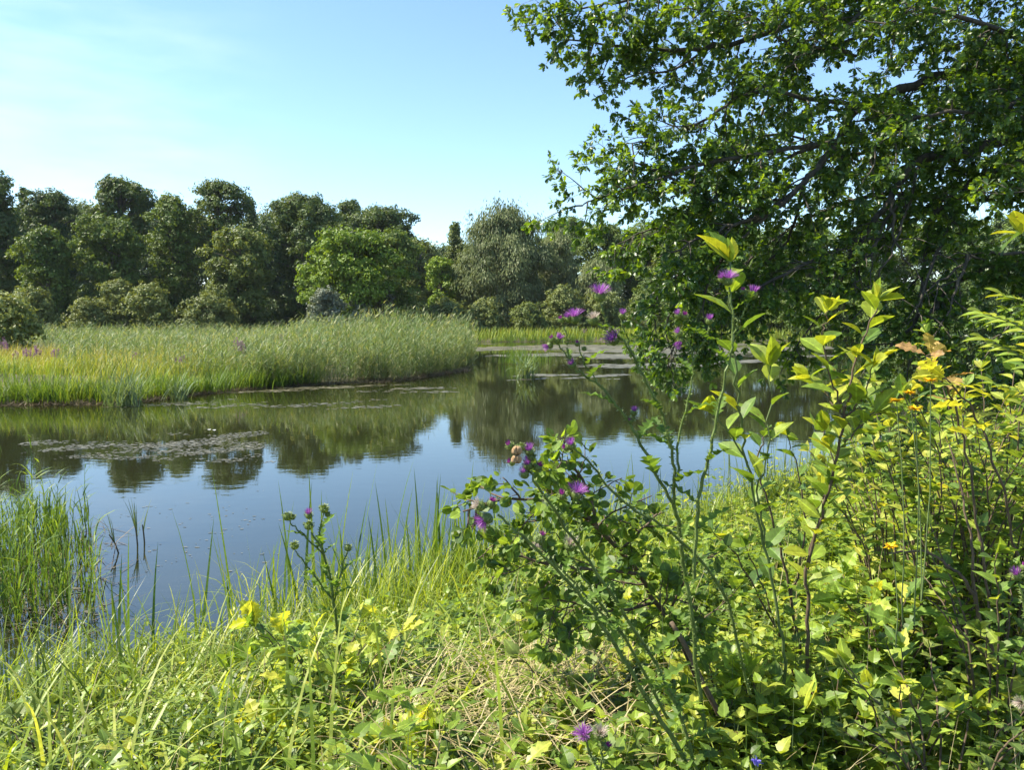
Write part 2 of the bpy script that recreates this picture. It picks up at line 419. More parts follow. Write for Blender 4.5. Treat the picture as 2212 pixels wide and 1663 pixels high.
# ---------------------------------------------------------------- distant trees and shrubs
def crown_tree(name, label, px, top, wpx, D, mat, kind='broad', low=.25, cat='tree', group=None, ext=(), dens=1.0, ls=.3, bark='bark_grey', lean=0, dx=None):
    b = G(px, D)
    if dx is not None: b = np.array([dx, D, float(gz(dx, D))])
    H = CAMZ + (HOR - top) / F * D - b[2]
    Rr = wpx / 2 / F * D
    t = thing(name, label, cat, b, group)
    zb = H * low
    lobes = []; tree_tone = rng.normal(0, .13)
    shr = kind == 'shrub'
    n = {'broad': 40, 'airy': 36, 'slim': 26, 'willow': 40, 'shrub': 26}[kind]
    n = int(n * (1 + .1 * max(0, (H / max(Rr, .5) - 3))))
    for k in range(n):
        u = (k + rng.random()) / n
        z = zb + (H - zb) * u
        if kind == 'slim': pr = Rr * (1.05 - u) ** .6
        elif kind == 'shrub': pr = Rr * math.sqrt(max(.05, 1 - u ** 2.2))
        elif kind == 'willow': pr = Rr * (1 - abs(u - .38) ** 1.8 * 1.7)
        else:
            pr = math.sqrt(max(.04, 1 - ((u - .5) / .56) ** 2))
            if u < .5 and low < .2: pr = max(pr, .8)
            pr *= Rr * rng.uniform(.7, 1.12)
        a = k * 2.4 + rng.normal(0, .5)
        rl = Rr * rng.uniform(.2, .42) * (.75 if kind == 'airy' else 1)
        rr = max(0, pr - rl * .85) * rng.uniform(.35, 1) ** .5
        zz = min(z, H - rl * .75)
        c = np.array([math.cos(a) * rr + lean * u * Rr, math.sin(a) * rr, max(zz, rl * .5 if shr else zb * .8)])
        lobes.append((c, rl))
    lobes.append((np.array([lean * Rr, 0, H - Rr * .22]), Rr * .2))
    if kind == 'broad':      # odd boughs that break the outline
        for _ in range(9):
            u = rng.uniform(.45, .98); a = rng.random() * 6.28
            pr = Rr * math.sqrt(max(.04, 1 - ((u - .5) / .56) ** 2)) * rng.uniform(.9, 1.2)
            lobes.append((np.array([math.cos(a) * pr, math.sin(a) * pr, zb + (H - zb) * u * rng.uniform(.97, 1.03)]), Rr * rng.uniform(.1, .2)))
    for ex, ey, er in ext:
        lobes.append((W(ex, ey, D + rng.uniform(-1, 1)) - b, er / F * D))
    fol, wood = MB(), MB()
    for c, rl in lobes:
        tone = rng.normal(0, .16) + tree_tone
        nn = int(dens * 62 * rl * rl / (ls * ls) * .62)
        ns = 34
        sv = unit(rng.normal(size=(ns, 3))); sv[:, 2] = np.where(sv[:, 2] < -.3, -sv[:, 2] * .5, sv[:, 2])
        flat = {'slim': 1.15, 'willow': 1.1}.get(kind, .95)
        sc_ = sv * rl * rng.uniform(.4, 1.55 if shr else 1.28, (ns, 1)) * np.array([1, 1, flat])
        wsub = rng.integers(0, ns, nn)
        g3 = rng.normal(0, 1, (nn, 3))
        P = c + sc_[wsub] + g3 * rl * (.75 if shr else 1) * np.array([.19, .19, .13 if kind != 'willow' else .22])
        out_ = unit(unit(P - c) + g3 * .35)
        stone = rng.normal(0, .1, ns)[wsub]
        if kind == 'willow':
            d = unit(np.stack([out_[:, 0] * .5, out_[:, 1] * .5, -np.abs(rng.normal(.9, .35, nn))], 1))
            leaves(fol, DIAMOND, b + P, d, out_, ls * rng.uniform(.8, 1.7, nn), .5, np.clip(.5 + tone + stone + rng.normal(0, .15, nn), 0, 1))
        else:
            d = unit(np.cross(out_, rng.normal(size=(nn, 3))) + np.array([0, 0, -.25]))
            nrm = unit(out_ * .8 + np.array([0, 0, .55]) + rng.normal(0, .4, (nn, 3)))
            leaves(fol, DIAMOND, b + P, d, nrm, ls * rng.uniform(.6, 1.35, nn), 1.0, np.clip(.5 + tone + stone + rng.normal(0, .15, nn), 0, 1))
    # wood
    if shr:
        for j in range(5):
            c, rl = lobes[j]
            tube(wood, spline([b + np.array([c[0] * .1, c[1] * .1, -.1]), b + c * np.array([.5, .5, .6]), b + c], 3), np.linspace(.06, .015, 7), 5)
    else:
        r0 = .016 * H + .05
        tp = spline([b + np.array([0, 0, -.2]), b + np.array([.02 * H * rng.normal(), 0, H * .35]), b + np.array([lean * Rr * .5, 0, H * .65]), b + np.array([lean * Rr, 0, H * .9])], 4)
        tube(wood, tp, np.linspace(r0, r0 * .2, len(tp)), 8)
        for c, rl in lobes:
            zt = max(.12, min(.85, (c[2] - .35 * math.hypot(c[0], c[1]) - rl * .5) / (H * .9)))
            s = tp[int(zt * (len(tp) - 1))]
            e = b + c
            mid = (s + e) / 2 + np.array([0, 0, .12 * np.linalg.norm(e - s) * (1 if kind != 'slim' else -.2)])
            tube(wood, spline([s, mid, e], 3), np.linspace(r0 * .4, r0 * .08, 7), 5)
    wood.obj('branches' if shr else 'trunk', M[bark], t, smooth=True)
    fol.obj('foliage' if shr else 'crown', M[mat], t)
    return t


gl = 'trees of the left wood'
TREES = [
    ('alder_tree', 'tall dark tree cut by the left edge of the photo', -15, 388, 170, 84, 'forest_dark', 'broad', .12),
    ('alder_tree', 'slim dark treetop between the left edge tree and a rounder crown', 70, 412, 62, 98, 'forest_dark', 'slim', .3),
    ('alder_tree', 'dark rounded treetop just left of the tall airy tree', 130, 422, 130, 96, 'forest_dark', 'broad', .3),
    ('alder_tree', 'lower dark crown in front of the rounded treetop on the left', 110, 500, 130, 80, 'forest_mid', 'broad', .1),
    ('ash_tree', 'tall airy tree with sky showing through its feathery crown', 272, 393, 145, 92, 'forest_dark', 'airy', .55),
    ('alder_tree', 'mid green spreading tree below the tall airy crown', 250, 480, 170, 84, 'forest_mid', 'broad', .12),
    ('alder_tree', 'flat topped tree between the two tallest airy crowns', 385, 428, 120, 88, 'forest_mid', 'broad', .12),
    ('ash_tree', 'tall pale topped tree right of the flat topped tree', 478, 399, 150, 90, 'forest_dark', 'airy', .45),
    ('alder_tree', 'thin wispy treetop beside the big round dark tree', 548, 436, 55, 97, 'forest_dark', 'slim', .3),
    ('alder_tree', 'dark olive tree in front of the thin wispy treetop', 525, 500, 150, 82, 'forest_olive', 'broad', .06),
    ('maple_tree', 'big round dark tree behind the bright green maple', 655, 431, 175, 90, 'forest_dark', 'broad', .04),
    ('alder_tree', 'dark bumpy treetop right of the big round dark tree', 762, 440, 100, 108, 'forest_dark', 'broad', .2),
    ('alder_tree', 'dark tree reaching out to the right above the bright maple', 825, 456, 160, 100, 'forest_dark', 'broad', .3),
    ('maple_tree', 'bright yellow green maple leaning over the reeds', 765, 512, 190, 74, 'maple_bright', 'broad', .1),
    ('maple_tree', 'deeper green maple on the right flank of the bright one', 850, 502, 130, 80, 'forest_mid', 'broad', .08),
    ('alder_tree', 'pale green young tree between the maple and the narrow tree', 905, 522, 95, 96, 'shrub_olive', 'broad', .1),
    ('poplar_tree', 'narrow upright light green tree left of the willow', 985, 486, 78, 100, 'forest_olive', 'slim', .2),
    ('alder_tree', 'small light green tree at the foot of the narrow tree', 955, 560, 80, 92, 'maple_bright', 'broad', .1),
    ('willow_tree', 'large silvery round willow in the middle of the far bank', 1088, 465, 205, 92, 'willow', 'willow', .08),
    ('willow_tree', 'smaller silvery willow right of the large one', 1205, 512, 120, 96, 'willow', 'willow', .1),
    ('oak_tree', 'dark green treetop behind the smaller willow', 1222, 480, 130, 118, 'forest_mid', 'broad', .2),
    ('poplar_tree', 'green tree with bare trunks right of the smaller willow', 1305, 492, 130, 106, 'forest_mid', 'broad', .4),
    ('willow_tree', 'silvery willow scrub half hidden by the overhanging oak', 1290, 570, 120, 90, 'willow', 'willow', .08),
]
EXT = {(765, 512): [(668, 588, 22), (655, 618, 20), (700, 556, 30), (662, 650, 20), (690, 640, 30), (720, 530, 26), (800, 525, 30), (840, 560, 30)],
       (825, 456): [(868, 468, 18), (890, 474, 14), (880, 490, 10), (840, 462, 20)],
       (655, 431): [(620, 470, 30), (700, 470, 30), (590, 520, 26)],
       (1088, 465): [(1035, 500, 30), (1020, 580, 34), (1140, 500, 32), (1170, 560, 36), (1010, 630, 26)],
       (272, 393): [(240, 405, 18), (225, 420, 14), (305, 420, 22), (325, 445, 20)],
       (478, 399): [(440, 415, 20), (515, 425, 22), (530, 455, 20)]}
for nm, lab, px, top, w, D, mat, kd, low in TREES:
    crown_tree(nm, lab, px, top, w, D, mat, kd, low, group='trees across the pond', ext=EXT.get((px, top), ()))
for px, top, D in ((1390, 492, 108), (1470, 500, 100), (1560, 490, 104), (1650, 505, 98), (1745, 488, 100), (1850, 500, 96), (1950, 492, 98), (2060, 480, 96), (2170, 470, 94), (2290, 460, 92)):
    crown_tree('alder_tree', 'dark green tree of the far wood seen through the oak branches', px, top, 160, D, 'forest_mid', 'broad', .05, group='trees behind the oak', dens=.8)
for px, top in ((20, 470), (190, 455), (330, 470), (430, 470), (590, 470), (720, 480), (900, 540), (1010, 545), (1120, 530)):
    crown_tree('alder_tree', 'dark tree filling the gaps behind the front row of the wood', px, top, 230, 122, 'forest_dark', 'broad', .06, group='trees behind the front row', dens=.8, ls=.38)

for k, px in enumerate(range(-30, 1420, 82)):
    crown_tree('bush', 'dark understory thicket at the foot of the wood', px + (k % 3) * 17, 632 + (k * 37) % 26, 150, 104 + (k * 13) % 7, 'forest_dark', 'shrub', .03, 'bush', 'thickets at the foot of the wood', ls=.36, dens=.9)
for k, px in enumerate(range(1420, 2330, 90)):
    crown_tree('bush', 'dark understory thicket at the foot of the wood', px, 610 + (k * 37) % 26, 160, 100 + (k * 13) % 7, 'forest_mid', 'shrub', .03, 'bush', 'thickets at the foot of the wood', ls=.36, dens=.9)

SHRUBS = [
    ('olive willow bush at the left edge behind the meadow', 20, 650, 150, 44, 'shrub_olive'),
    ('yellowish bush behind the left edge bush', 75, 628, 110, 72, 'shrub_olive'),
    ('low pale bush left of the tall grey green bush', 190, 648, 90, 76, 'shrub_olive'),
    ('tall grey green bush with arching sprays under the airy tree', 258, 610, 105, 78, 'shrub_olive'),
    ('wide arching grey green bush right of the tall one', 325, 618, 115, 76, 'shrub_olive'),
    ('low domed grey green bush in front of the dark wood', 452, 642, 130, 76, 'shrub_olive'),
    ('ivy dark bush behind the domed bush', 480, 622, 90, 80, 'forest_olive'),
    ('grey blue sallow bush below the bright maple', 705, 628, 100, 70, 'shrub_grey'),
    ('silvery sallow bush right of the grey blue one', 765, 645, 90, 72, 'shrub_grey'),
    ('brownish rounded bush between sallow and green bushes', 830, 634, 85, 74, 'shrub_brown'),
    ('green bush just right of the brownish bush', 900, 655, 90, 78, 'forest_olive'),
    ('low wide olive bush before the narrow tree', 965, 650, 110, 82, 'shrub_olive'),
    ('olive bush at the left foot of the large willow', 1045, 655, 110, 82, 'shrub_olive'),
    ('low green bush at the right foot of the large willow', 1140, 662, 100, 82, 'forest_olive'),
    ('rounded green bush below the smaller willow', 1215, 624, 120, 84, 'shrub_olive'),
    ('pale olive bush beside the hanging oak leaves', 1300, 630, 110, 84, 'shrub_olive'),
    ('dull green bush behind the hanging oak leaves', 1400, 640, 120, 86, 'forest_olive'),
]
for lab, px, top, w, D, mat in SHRUBS:
    crown_tree('bush', lab, px, top, w, D, mat, 'shrub', .05, 'bush', 'bushes along the far bank', ls=.22, dens=.9)
for px, top, D in ((1500, 650, 84), (1600, 640, 84), (1700, 645, 82), (1800, 640, 80), (1900, 630, 72), (2010, 625, 66), (2120, 610, 60), (2230, 600, 52)):
    crown_tree('bush', 'dark bush on the far shore seen through the oak branches', px, top, 140, D, 'forest_mid', 'shrub', .05, 'bush', 'bushes behind the oak', ls=.24, dens=.8)
for px, top, w, D in ((2060, 600, 260, 30), (2200, 520, 300, 32), (1960, 690, 200, 33)):
    crown_tree('bush', 'deep green thicket on the right bank under the oak', px, top, w, D, 'forest_dark', 'shrub', .05, 'bush', 'thickets on the right bank', ls=.14, dens=.6)


# ---------------------------------------------------------------- reeds, meadow, sedges
def scatter(n, x0, x1, y0, y1, cond):
    out = []
    while sum(map(len, out)) < n:
        x = rng.uniform(x0, x1, n); y = rng.uniform(y0, y1, n)
        s = shore(x, y)
        k = cond(x, y, s)
        out.append(np.stack([x[k], y[k]], 1))
    P = np.concatenate(out)[:n]
    return np.column_stack([P, gz(P[:, 0], P[:, 1])])


def reeds(mb, P, H, nl=8, w=.03, ll=.4, t0=.12):
    n = len(P)
    wind = .35
    az = rng.normal(wind, 1.3, n); lean = np.abs(rng.normal(0, .09, n))
    a = rng.random(n)
    blades(mb, P, az, H, .011, lean, .12, 3, a * .6, taper=.3)
    for k in range(nl):
        t = t0 + (.98 - t0) * (k + rng.random(n) * .6) / nl
        ln = (lean + .12 * t ** 1.5 / 2)
        B = P + (H * t)[:, None] * np.stack([np.cos(az) * np.sin(ln), np.sin(az) * np.sin(ln), np.cos(ln)], 1)
        aa = np.where(rng.random(n) < .2, rng.normal(wind, .9, n), rng.random(n) * 2 * PI)
        blades(mb, B, aa, ll * rng.uniform(.6, 1.2, n), w, rng.uniform(.3, 1.1, n), rng.uniform(.3, 1.7, n), 3, np.clip(a + rng.normal(0, .2, n), 0, 1), twist=rng.normal(0, .6))


def fx(px, D): return (px - CX) / F * D


mb = MB()
# dense tall stand on the point: clumps of their own height and lean
def clumps(nc, per, r, *a):
    c_ = scatter(nc, *a)
    k_ = rng.integers(int(per * .4), int(per * 1.6), nc)
    hh = np.repeat(rng.uniform(.62, 1.17, nc), k_)
    P_ = np.repeat(c_, k_, 0) + np.column_stack([rng.normal(0, r, (k_.sum(), 2)), np.zeros(k_.sum())])
    ok = shore(P_[:, 0], P_[:, 1]) > -.1
    P_, hh = P_[ok], hh[ok]
    P_[:, 2] = gz(P_[:, 0], P_[:, 1])
    return P_, hh


P, hh = clumps(300, 17, .42, -16, -1.6, 27.7, 50, lambda x, y, s: (s > .2) & (x > fx(520, y) - 1.5))
edge = np.clip(1 - (fx(660, P[:, 1]) - P[:, 0]) / 4, .6, 1)
H_ = np.where(P[:, 0] > fx(760, P[:, 1]), 2.3, 2.0) * hh * edge * rng.uniform(.75, 1.1, len(P))
reeds(mb, P, H_, 9)
kq = rng.random(len(P)) < .06
Q = P[kq]; leaves(mb, SLIM, Q + np.array([0, 0, 1]) * (H_[kq] * .98)[:, None], rng.normal(0, .25, (len(Q), 3)) + [.3, 0, .8], rng.normal(size=(len(Q), 3)), .26, 1.3, .95)
# front skirt
P, hh = clumps(90, 17, .3, -12, -1.4, 27, 40, lambda x, y, s: (s > .05) & (s < 1.2) & (x > fx(540, y)))
reeds(mb, P, 1.7 * hh * rng.uniform(.35, 1.1, len(P)), 10, t0=.04)
# behind, towards the bushes
P, hh = clumps(420, 13, .75, -42, -2, 40, 70, lambda x, y, s: (s > .3) & (np.abs(x) < .68 * y) & ((x > fx(115, y)) | (y > 50)))
reeds(mb, P, 1.42 * hh * rng.uniform(.65, 1.15, len(P)), 6, .04, .5)
# thin stand mixed in the meadow
P = scatter(1000, -22, -6, 26, 42, lambda x, y, s: (s > 1.2) & (x > fx(120, y)) & (x < fx(620, y)))
reeds(mb, P, 1.45 * rng.uniform(.7, 1.15, len(P)), 7)
tag(mb.obj('reeds', M['reed']), 'dense bed of green common reeds on the point across the pond', 'reeds', kind='stuff')

mb = MB()
P, hh = clumps(900, 27, .3, -34, -6, 20.8, 45, lambda x, y, s: (s > .3) & (x < fx(640, y)) & (np.abs(x) < .7 * y))
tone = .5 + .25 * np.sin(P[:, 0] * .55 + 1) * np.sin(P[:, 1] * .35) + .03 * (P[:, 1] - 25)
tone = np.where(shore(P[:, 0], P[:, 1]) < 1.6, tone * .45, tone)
h = .74 * hh * rng.uniform(.55, 1.2, len(P)) * (1 + .3 * np.sin(P[:, 0] * 1.3) * np.sin(P[:, 1] * 1.7 + 1))
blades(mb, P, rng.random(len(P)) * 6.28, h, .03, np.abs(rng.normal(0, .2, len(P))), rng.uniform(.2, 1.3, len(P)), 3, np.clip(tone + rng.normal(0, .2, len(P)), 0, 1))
P = scatter(5200, -4, 44, 73, 82, lambda x, y, s: (s > .05))
blades(mb, P, rng.random(len(P)) * 6.28, 1.1 * rng.uniform(.6, 1.2, len(P)), .09, .1, rng.uniform(.2, 1, len(P)), 3, np.clip(rng.normal(.35, .2, len(P)), 0, 1))
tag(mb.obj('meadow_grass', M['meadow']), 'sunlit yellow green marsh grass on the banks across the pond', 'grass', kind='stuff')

# green tussocks along the marsh edge
mb = MB()
P0 = scatter(260, -20, -7, 21, 30, lambda x, y, s: (s > 0.0) & (s < .9) & (x < fx(700, y)))
P0 = np.concatenate([P0, scatter(110, -5, 14, 72, 76, lambda x, y, s: (s > -.2) & (s < .8))])
for p in P0:
    n = int(rng.integers(10, 34)); hs = rng.uniform(.5, 1.15); tn = rng.normal(.45, .25)
    Q = p + np.column_stack([rng.normal(0, .12, (n, 2)), np.zeros(n)])
    az = np.arctan2(Q[:, 1] - p[1], Q[:, 0] - p[0])
    blades(mb, Q, az, hs * rng.uniform(.45, .95, n), .024, rng.uniform(0, .5, n), rng.uniform(.2, 1.5, n), 4, np.clip(rng.normal(tn, .15, n), 0, 1))
tag(mb.obj('edge_sedge', M['sedge']), 'bright green sedge fringe at the waterline of the marsh', 'sedge', kind='stuff')


def tussock(name, label, p, n, L, mat, spread=.1, lean=(.05, .6), curl=(.2, 1.4), w=.022, cat='sedge tuft', group=None, seg=6, az0=None):
    t = thing(name, label, cat, p, group)
    mb = MB()
    Q = p + np.column_stack([rng.normal(0, spread, (n, 2)), np.full(n, -.03)])
    az = rng.random(n) * 2 * PI if az0 is None else rng.normal(az0, .8, n)
    blades(mb, Q, az, L * rng.uniform(.55, 1.1, n), w, rng.uniform(*lean, n), rng.uniform(*curl, n), seg, twist=.2)
    mb.obj('blades', M[mat], t)
    return t


def wl(px, py):  # waterline point
    D = F * CAMZ / (py - HOR) * 1.0
    for _ in range(4):
        D *= CAMZ / (CAMZ - W(px, py, D)[2])
    return W(px, py, D) * np.array([1, 1, 0])


tussock('sedge_tuft', 'pale blue green sedge tuft arching at the marsh waterline', wl(270, 876), 120, 1.35, 'blue_sedge', .22, w=.042)
tussock('sedge_tuft', 'small pale sedge tuft right of the larger arching tuft', wl(385, 862), 60, 1.05, 'blue_sedge', .18, w=.04)
tussock('sedge_tuft', 'dark green sedge clump at the foot of the reeds', wl(560, 836) + np.array([0, .3, 0]), 150, 1.3, 'sedge', .5, w=.035)
tussock('sedge_tuft', 'pale arching sedge standing alone in open water', wl(1135, 818), 70, 1.5, 'blue_sedge', .16, (.1, .7), (.3, 1.6), .055)
tussock('sedge_tuft', 'thin upright grass patch in the water behind the lone sedge', wl(1120, 786), 170, 1.0, 'sedge', .5, (0, .2), (.1, .6), .04)
tussock('sedge_tuft', 'low green grass islet in the weed mats', wl(1165, 778), 80, .5, 'sedge', .5, (0, .3), (.1, .8), .03)
tussock('iris_clump', 'bright upright iris leaves at the near shore below the purple thistles', G(975, 6.3), 55, 1.1, 'sedge', .28, (0, .22), (0, .4), .036, 'iris')
tussock('iris_clump', 'tall iris leaves standing against the open water left of the thistles', G(760, 6.0), 40, 1.2, 'sedge', .4, (0, .25), (0, .3), .036, 'iris')
tussock('iris_clump', 'dark slender iris leaves beside the small spear thistle', G(410, 5.3), 26, 1.05, 'sedge', .4, (0, .3), (0, .3), .03, 'iris')
tussock('iris_clump', 'blue green leaf blades standing in shade under the oak', G(1730, 11.4), 60, .8, 'blue_sedge', .5, (0, .2), (0, .4), .02, 'iris')
tussock('iris_clump', 'dark green blades at the shore behind the tall thistle', G(1400, 8.8), 60, .75, 'sedge', .6, (0, .2), (0, .4), .02, 'iris')

# near reeds in the water at lower left
mb = MB()
P = scatter(330, -6, -3.2, 6.1, 9.2, lambda x, y, s: (s < -.3) & (x < fx(185, y)))
P[:, 2] = -.05
dens = (P[:, 0] < fx(110, P[:, 1])) | (rng.random(len(P)) < .4)
P = P[dens]
for k in range(5):
    n = len(P)
    blades(mb, P + np.column_stack([rng.normal(0, .025, (n, 2)), rng.uniform(0, .25, n)]), rng.random(n) * 6.28, rng.uniform(.22, .5, n), .017, rng.uniform(0, .3, n), rng.uniform(0, .9, n), 5)
P2 = P[rng.random(len(P)) < .22]
reeds(mb, P2, rng.uniform(.5, .95, len(P2)) * np.where(P2[:, 0] < fx(60, P2[:, 1]), 1.3, 1), 9, .018, .22)
tag(mb.obj('water_reeds', M['sedge']), 'green young reeds growing in the shallow water at the lower left', 'reeds', kind='stuff')
mb = MB()
Q = scatter(420, -6, -3.0, 6.0, 9.2, lambda x, y, s: (s < -.2) & (x < fx(240, y))); Q[:, 2] = .004
blades(mb, Q, rng.random(len(Q)) * 6.28, rng.uniform(.15, .6, len(Q)), .012, rng.uniform(1.1, 1.6, len(Q)), .1, 3)
tag(mb.obj('dead_reed_litter', M['dead_reed']), 'brown dead reed litter floating among the young reeds', 'reed litter', kind='stuff')

for lab, (bx, by), az0, n in (('dark leaning reed shoot forking above the water beside the young reeds', (262, 1195), PI, 7), ('upright dark reed shoot farthest right in the shallows', (298, 1178), 2.2, 8), ('tiny thin reed shoot right of the dark reed shoots', (313, 1172), 1.3, 3)):
    p = wl(bx, by)
    t = thing('reed_shoot', lab, 'reed shoot', p, 'lone reed shoots')
    mb = MB()
    top = p + np.array([-.12 if n == 7 else -.02, 0, .2])
    tube(mb, [p - np.array([0, 0, .1]), (p + top) / 2, top], [.009, .008, .006], 5)
    mb.obj('stem', M['dead_reed'], t)
    mb = MB()
    Q = p + (top - p) * rng.uniform(.3, 1, n)[:, None]
    blades(mb, Q, rng.normal(az0, .8, n), rng.uniform(.25, .42, n), .014, rng.uniform(0, .5, n), rng.uniform(0, .5, n), 5)
    mb.obj('blade', M['blue_sedge'], t)

# floating weed mats
mb = MB()


def mats(px0, px1, py0, py1, n, size, thr, fx_=.01, fy=.12, ph=0.0):
    k = 0; out = []
    pu = rng.uniform(px0, px1, n * 6); pv = rng.uniform(py0, py1, n * 6)
    f = np.sin(pu * fx_ + ph + 1.3 * np.sin(pv * fy)) * np.sin(pv * fy * 1.9 + ph * 2 + pu * fx_ * .8) + .5 * np.sin(pu * fx_ * 3.1 + pv * fy * 2.3 + ph)
    ed = np.minimum(np.minimum(pu - px0, px1 - pu) / (px1 - px0), np.minimum(pv - py0, py1 - pv) / (py1 - py0)) * 4
    keep = (f + rng.normal(0, .3, len(f)) + np.clip(ed, 0, 1) - 1 > thr)
    pu, pv = pu[keep][:n], pv[keep][:n]
    pts = np.array([wl(a_, b_) for a_, b_ in zip(pu, pv)])
    if not len(pts): return
    pts = pts[shore(pts[:, 0], pts[:, 1]) < -.05]
    N = len(pts); sz = size * rng.uniform(.4, 1.4, N) * (pts[:, 1] / 30) ** .5
    ang = rng.random(N) * 6.28; kk = 7
    ring = np.arange(kk) / kk * 2 * PI
    rr = rng.uniform(.55, 1.1, (N, kk)) * sz[:, None]
    el = rng.uniform(1, 2.6, N)
    V = np.stack([pts[:, 0:1] + np.cos(ring + ang[:, None]) * rr * el[:, None], pts[:, 1:2] + np.sin(ring + ang[:, None]) * rr, np.full((N, kk), .003) + rng.uniform(0, .004, (N, 1))], -1)
    mb.add(V.reshape(-1, 3), [np.arange(N * kk).reshape(N, kk)], np.repeat(rng.random(N), kk))


mats(1010, 1800, 741, 775, 5200, .17, -.15, .006, .16)
mats(1180, 1800, 764, 796, 1500, .13, .3, .006, .13, 2)
mats(1090, 1360, 806, 822, 260, .1, .1, .02, .3, 1)
mats(330, 600, 930, 1000, 1500, .026, .05, .013, .11, .5)
mats(40, 440, 950, 995, 900, .03, .0, .013, .13, 1.5)
mats(0, 900, 862, 885, 420, .05, .35, .012, .2, 1.1)
mats(330, 1050, 826, 850, 500, .07, .35, .01, .25, .3)
mats(200, 620, 1060, 1240, 110, .02, .2, .02, .05, 2.4)
mats(0, 260, 1270, 1330, 220, .025, .0, .02, .05, .4)
tag(mb.obj('floating_weed', M['scum']), 'brown mats and flecks of floating weed on the pond', 'pond weed', kind='stuff')

# rusty wet litter fringe at foot of the marsh
mb = MB()
Q = scatter(3500, -20, -1.8, 21, 36, lambda x, y, s: (np.abs(s) < .3)); Q[:, 2] = np.maximum(Q[:, 2], 0) + .005
blades(mb, Q, rng.random(len(Q)) * 6.28, rng.uniform(.1, .45, len(Q)), .03, rng.uniform(1., 1.6, len(Q)), .2, 2)
tag(mb.obj('shore_litter', M['dead_reed']), 'rusty dead stems washed along the marsh waterline', 'litter', kind='stuff')

for px, py in ((452, 934), (463, 935)):
    p = wl(px, py)
    t = thing('water_flower', 'tiny white flower standing on the weed mat', 'flower', p, 'white flowers on the weed mat')
    mb = MB()
    ang = np.arange(8) / 8 * 2 * PI
    leaves(mb, OVAL, np.tile(p + np.array([0, 0, .04]), (8, 1)), np.stack([np.cos(ang), np.sin(ang), np.full(8, .9)], 1), np.tile([0, 0, 1.0], (8, 1)), .05)
    mb.obj('petals', M['petal'], t)
    mb = MB(); tube(mb, [p - np.array([0, 0, .05]), p + np.array([0, 0, .05])], .006, 5); mb.obj('stalk', M['stem_green'], t)

# purple loosestrife
for px, D, h in ((5, 33, 1.25), (60, 31, .95), (75, 32, .95), (45, 31, .9), (112, 31, .9), (290, 31, .85), (390, 29, .8), (515, 31, 1.35), (615, 36, 1.5), (525, 31, 1.2), (1262, 76, 1.1)):
    p = G(px, D)
    t = thing('loosestrife', 'purple flower spikes rising from the marsh grass', 'wildflower', p, 'purple loosestrife in the marsh')
    for j in range(6):
        q = p + np.array([rng.normal(0, .12), rng.normal(0, .12), 0]); e = q + np.array([rng.normal(0, .05), 0, h * rng.uniform(.8, 1.05)])
        s_, f_ = MB(), MB()
        tube(s_, [q, e], [.008, .004], 4); s_.obj('stalk', M['stem_green'], t)
        n = 36
        z = rng.uniform(.7, 1, n); v = unit(rng.normal(size=(n, 3)))
        leaves(f_, DIAMOND, q + (e - q) * z[:, None] + v * .012, v, rng.normal(size=(n, 3)), .05)
        f_.obj('flower_spike', M['loosestrife'], t)

# ---------------------------------------------------------------- generic branching plant
def perp(t):
    v = rng.normal(size=3); v -= t * (v @ t)
    return v / max(np.linalg.norm(v), 1e-6)


def twig_leaves(fol, P, D_, T, size, n, up=.9, spread=.8, tone=None):
    """rosettes of n leaves along/at the ends of twigs; P,D_ arrays"""
    P = np.asarray(P); D_ = np.asarray(D_)
    if not len(P): return
    P = np.repeat(P, n, 0); D_ = np.repeat(D_, n, 0)
    N = len(P)
    d = unit(D_ + rng.normal(0, spread, (N, 3)) + np.array([0, 0, -.12]))
    nr = unit(rng.normal(0, .55, (N, 3)) + np.array([0, 0, up]))
    a = rng.random(N) if tone is None else np.clip(np.repeat(tone, n) + rng.normal(0, .16, N), 0, 1)
    leaves(fol, T, P + d * .01, d, nr, size * rng.uniform(.6, 1.2, N), rng.uniform(.8, 1.2, N), a)


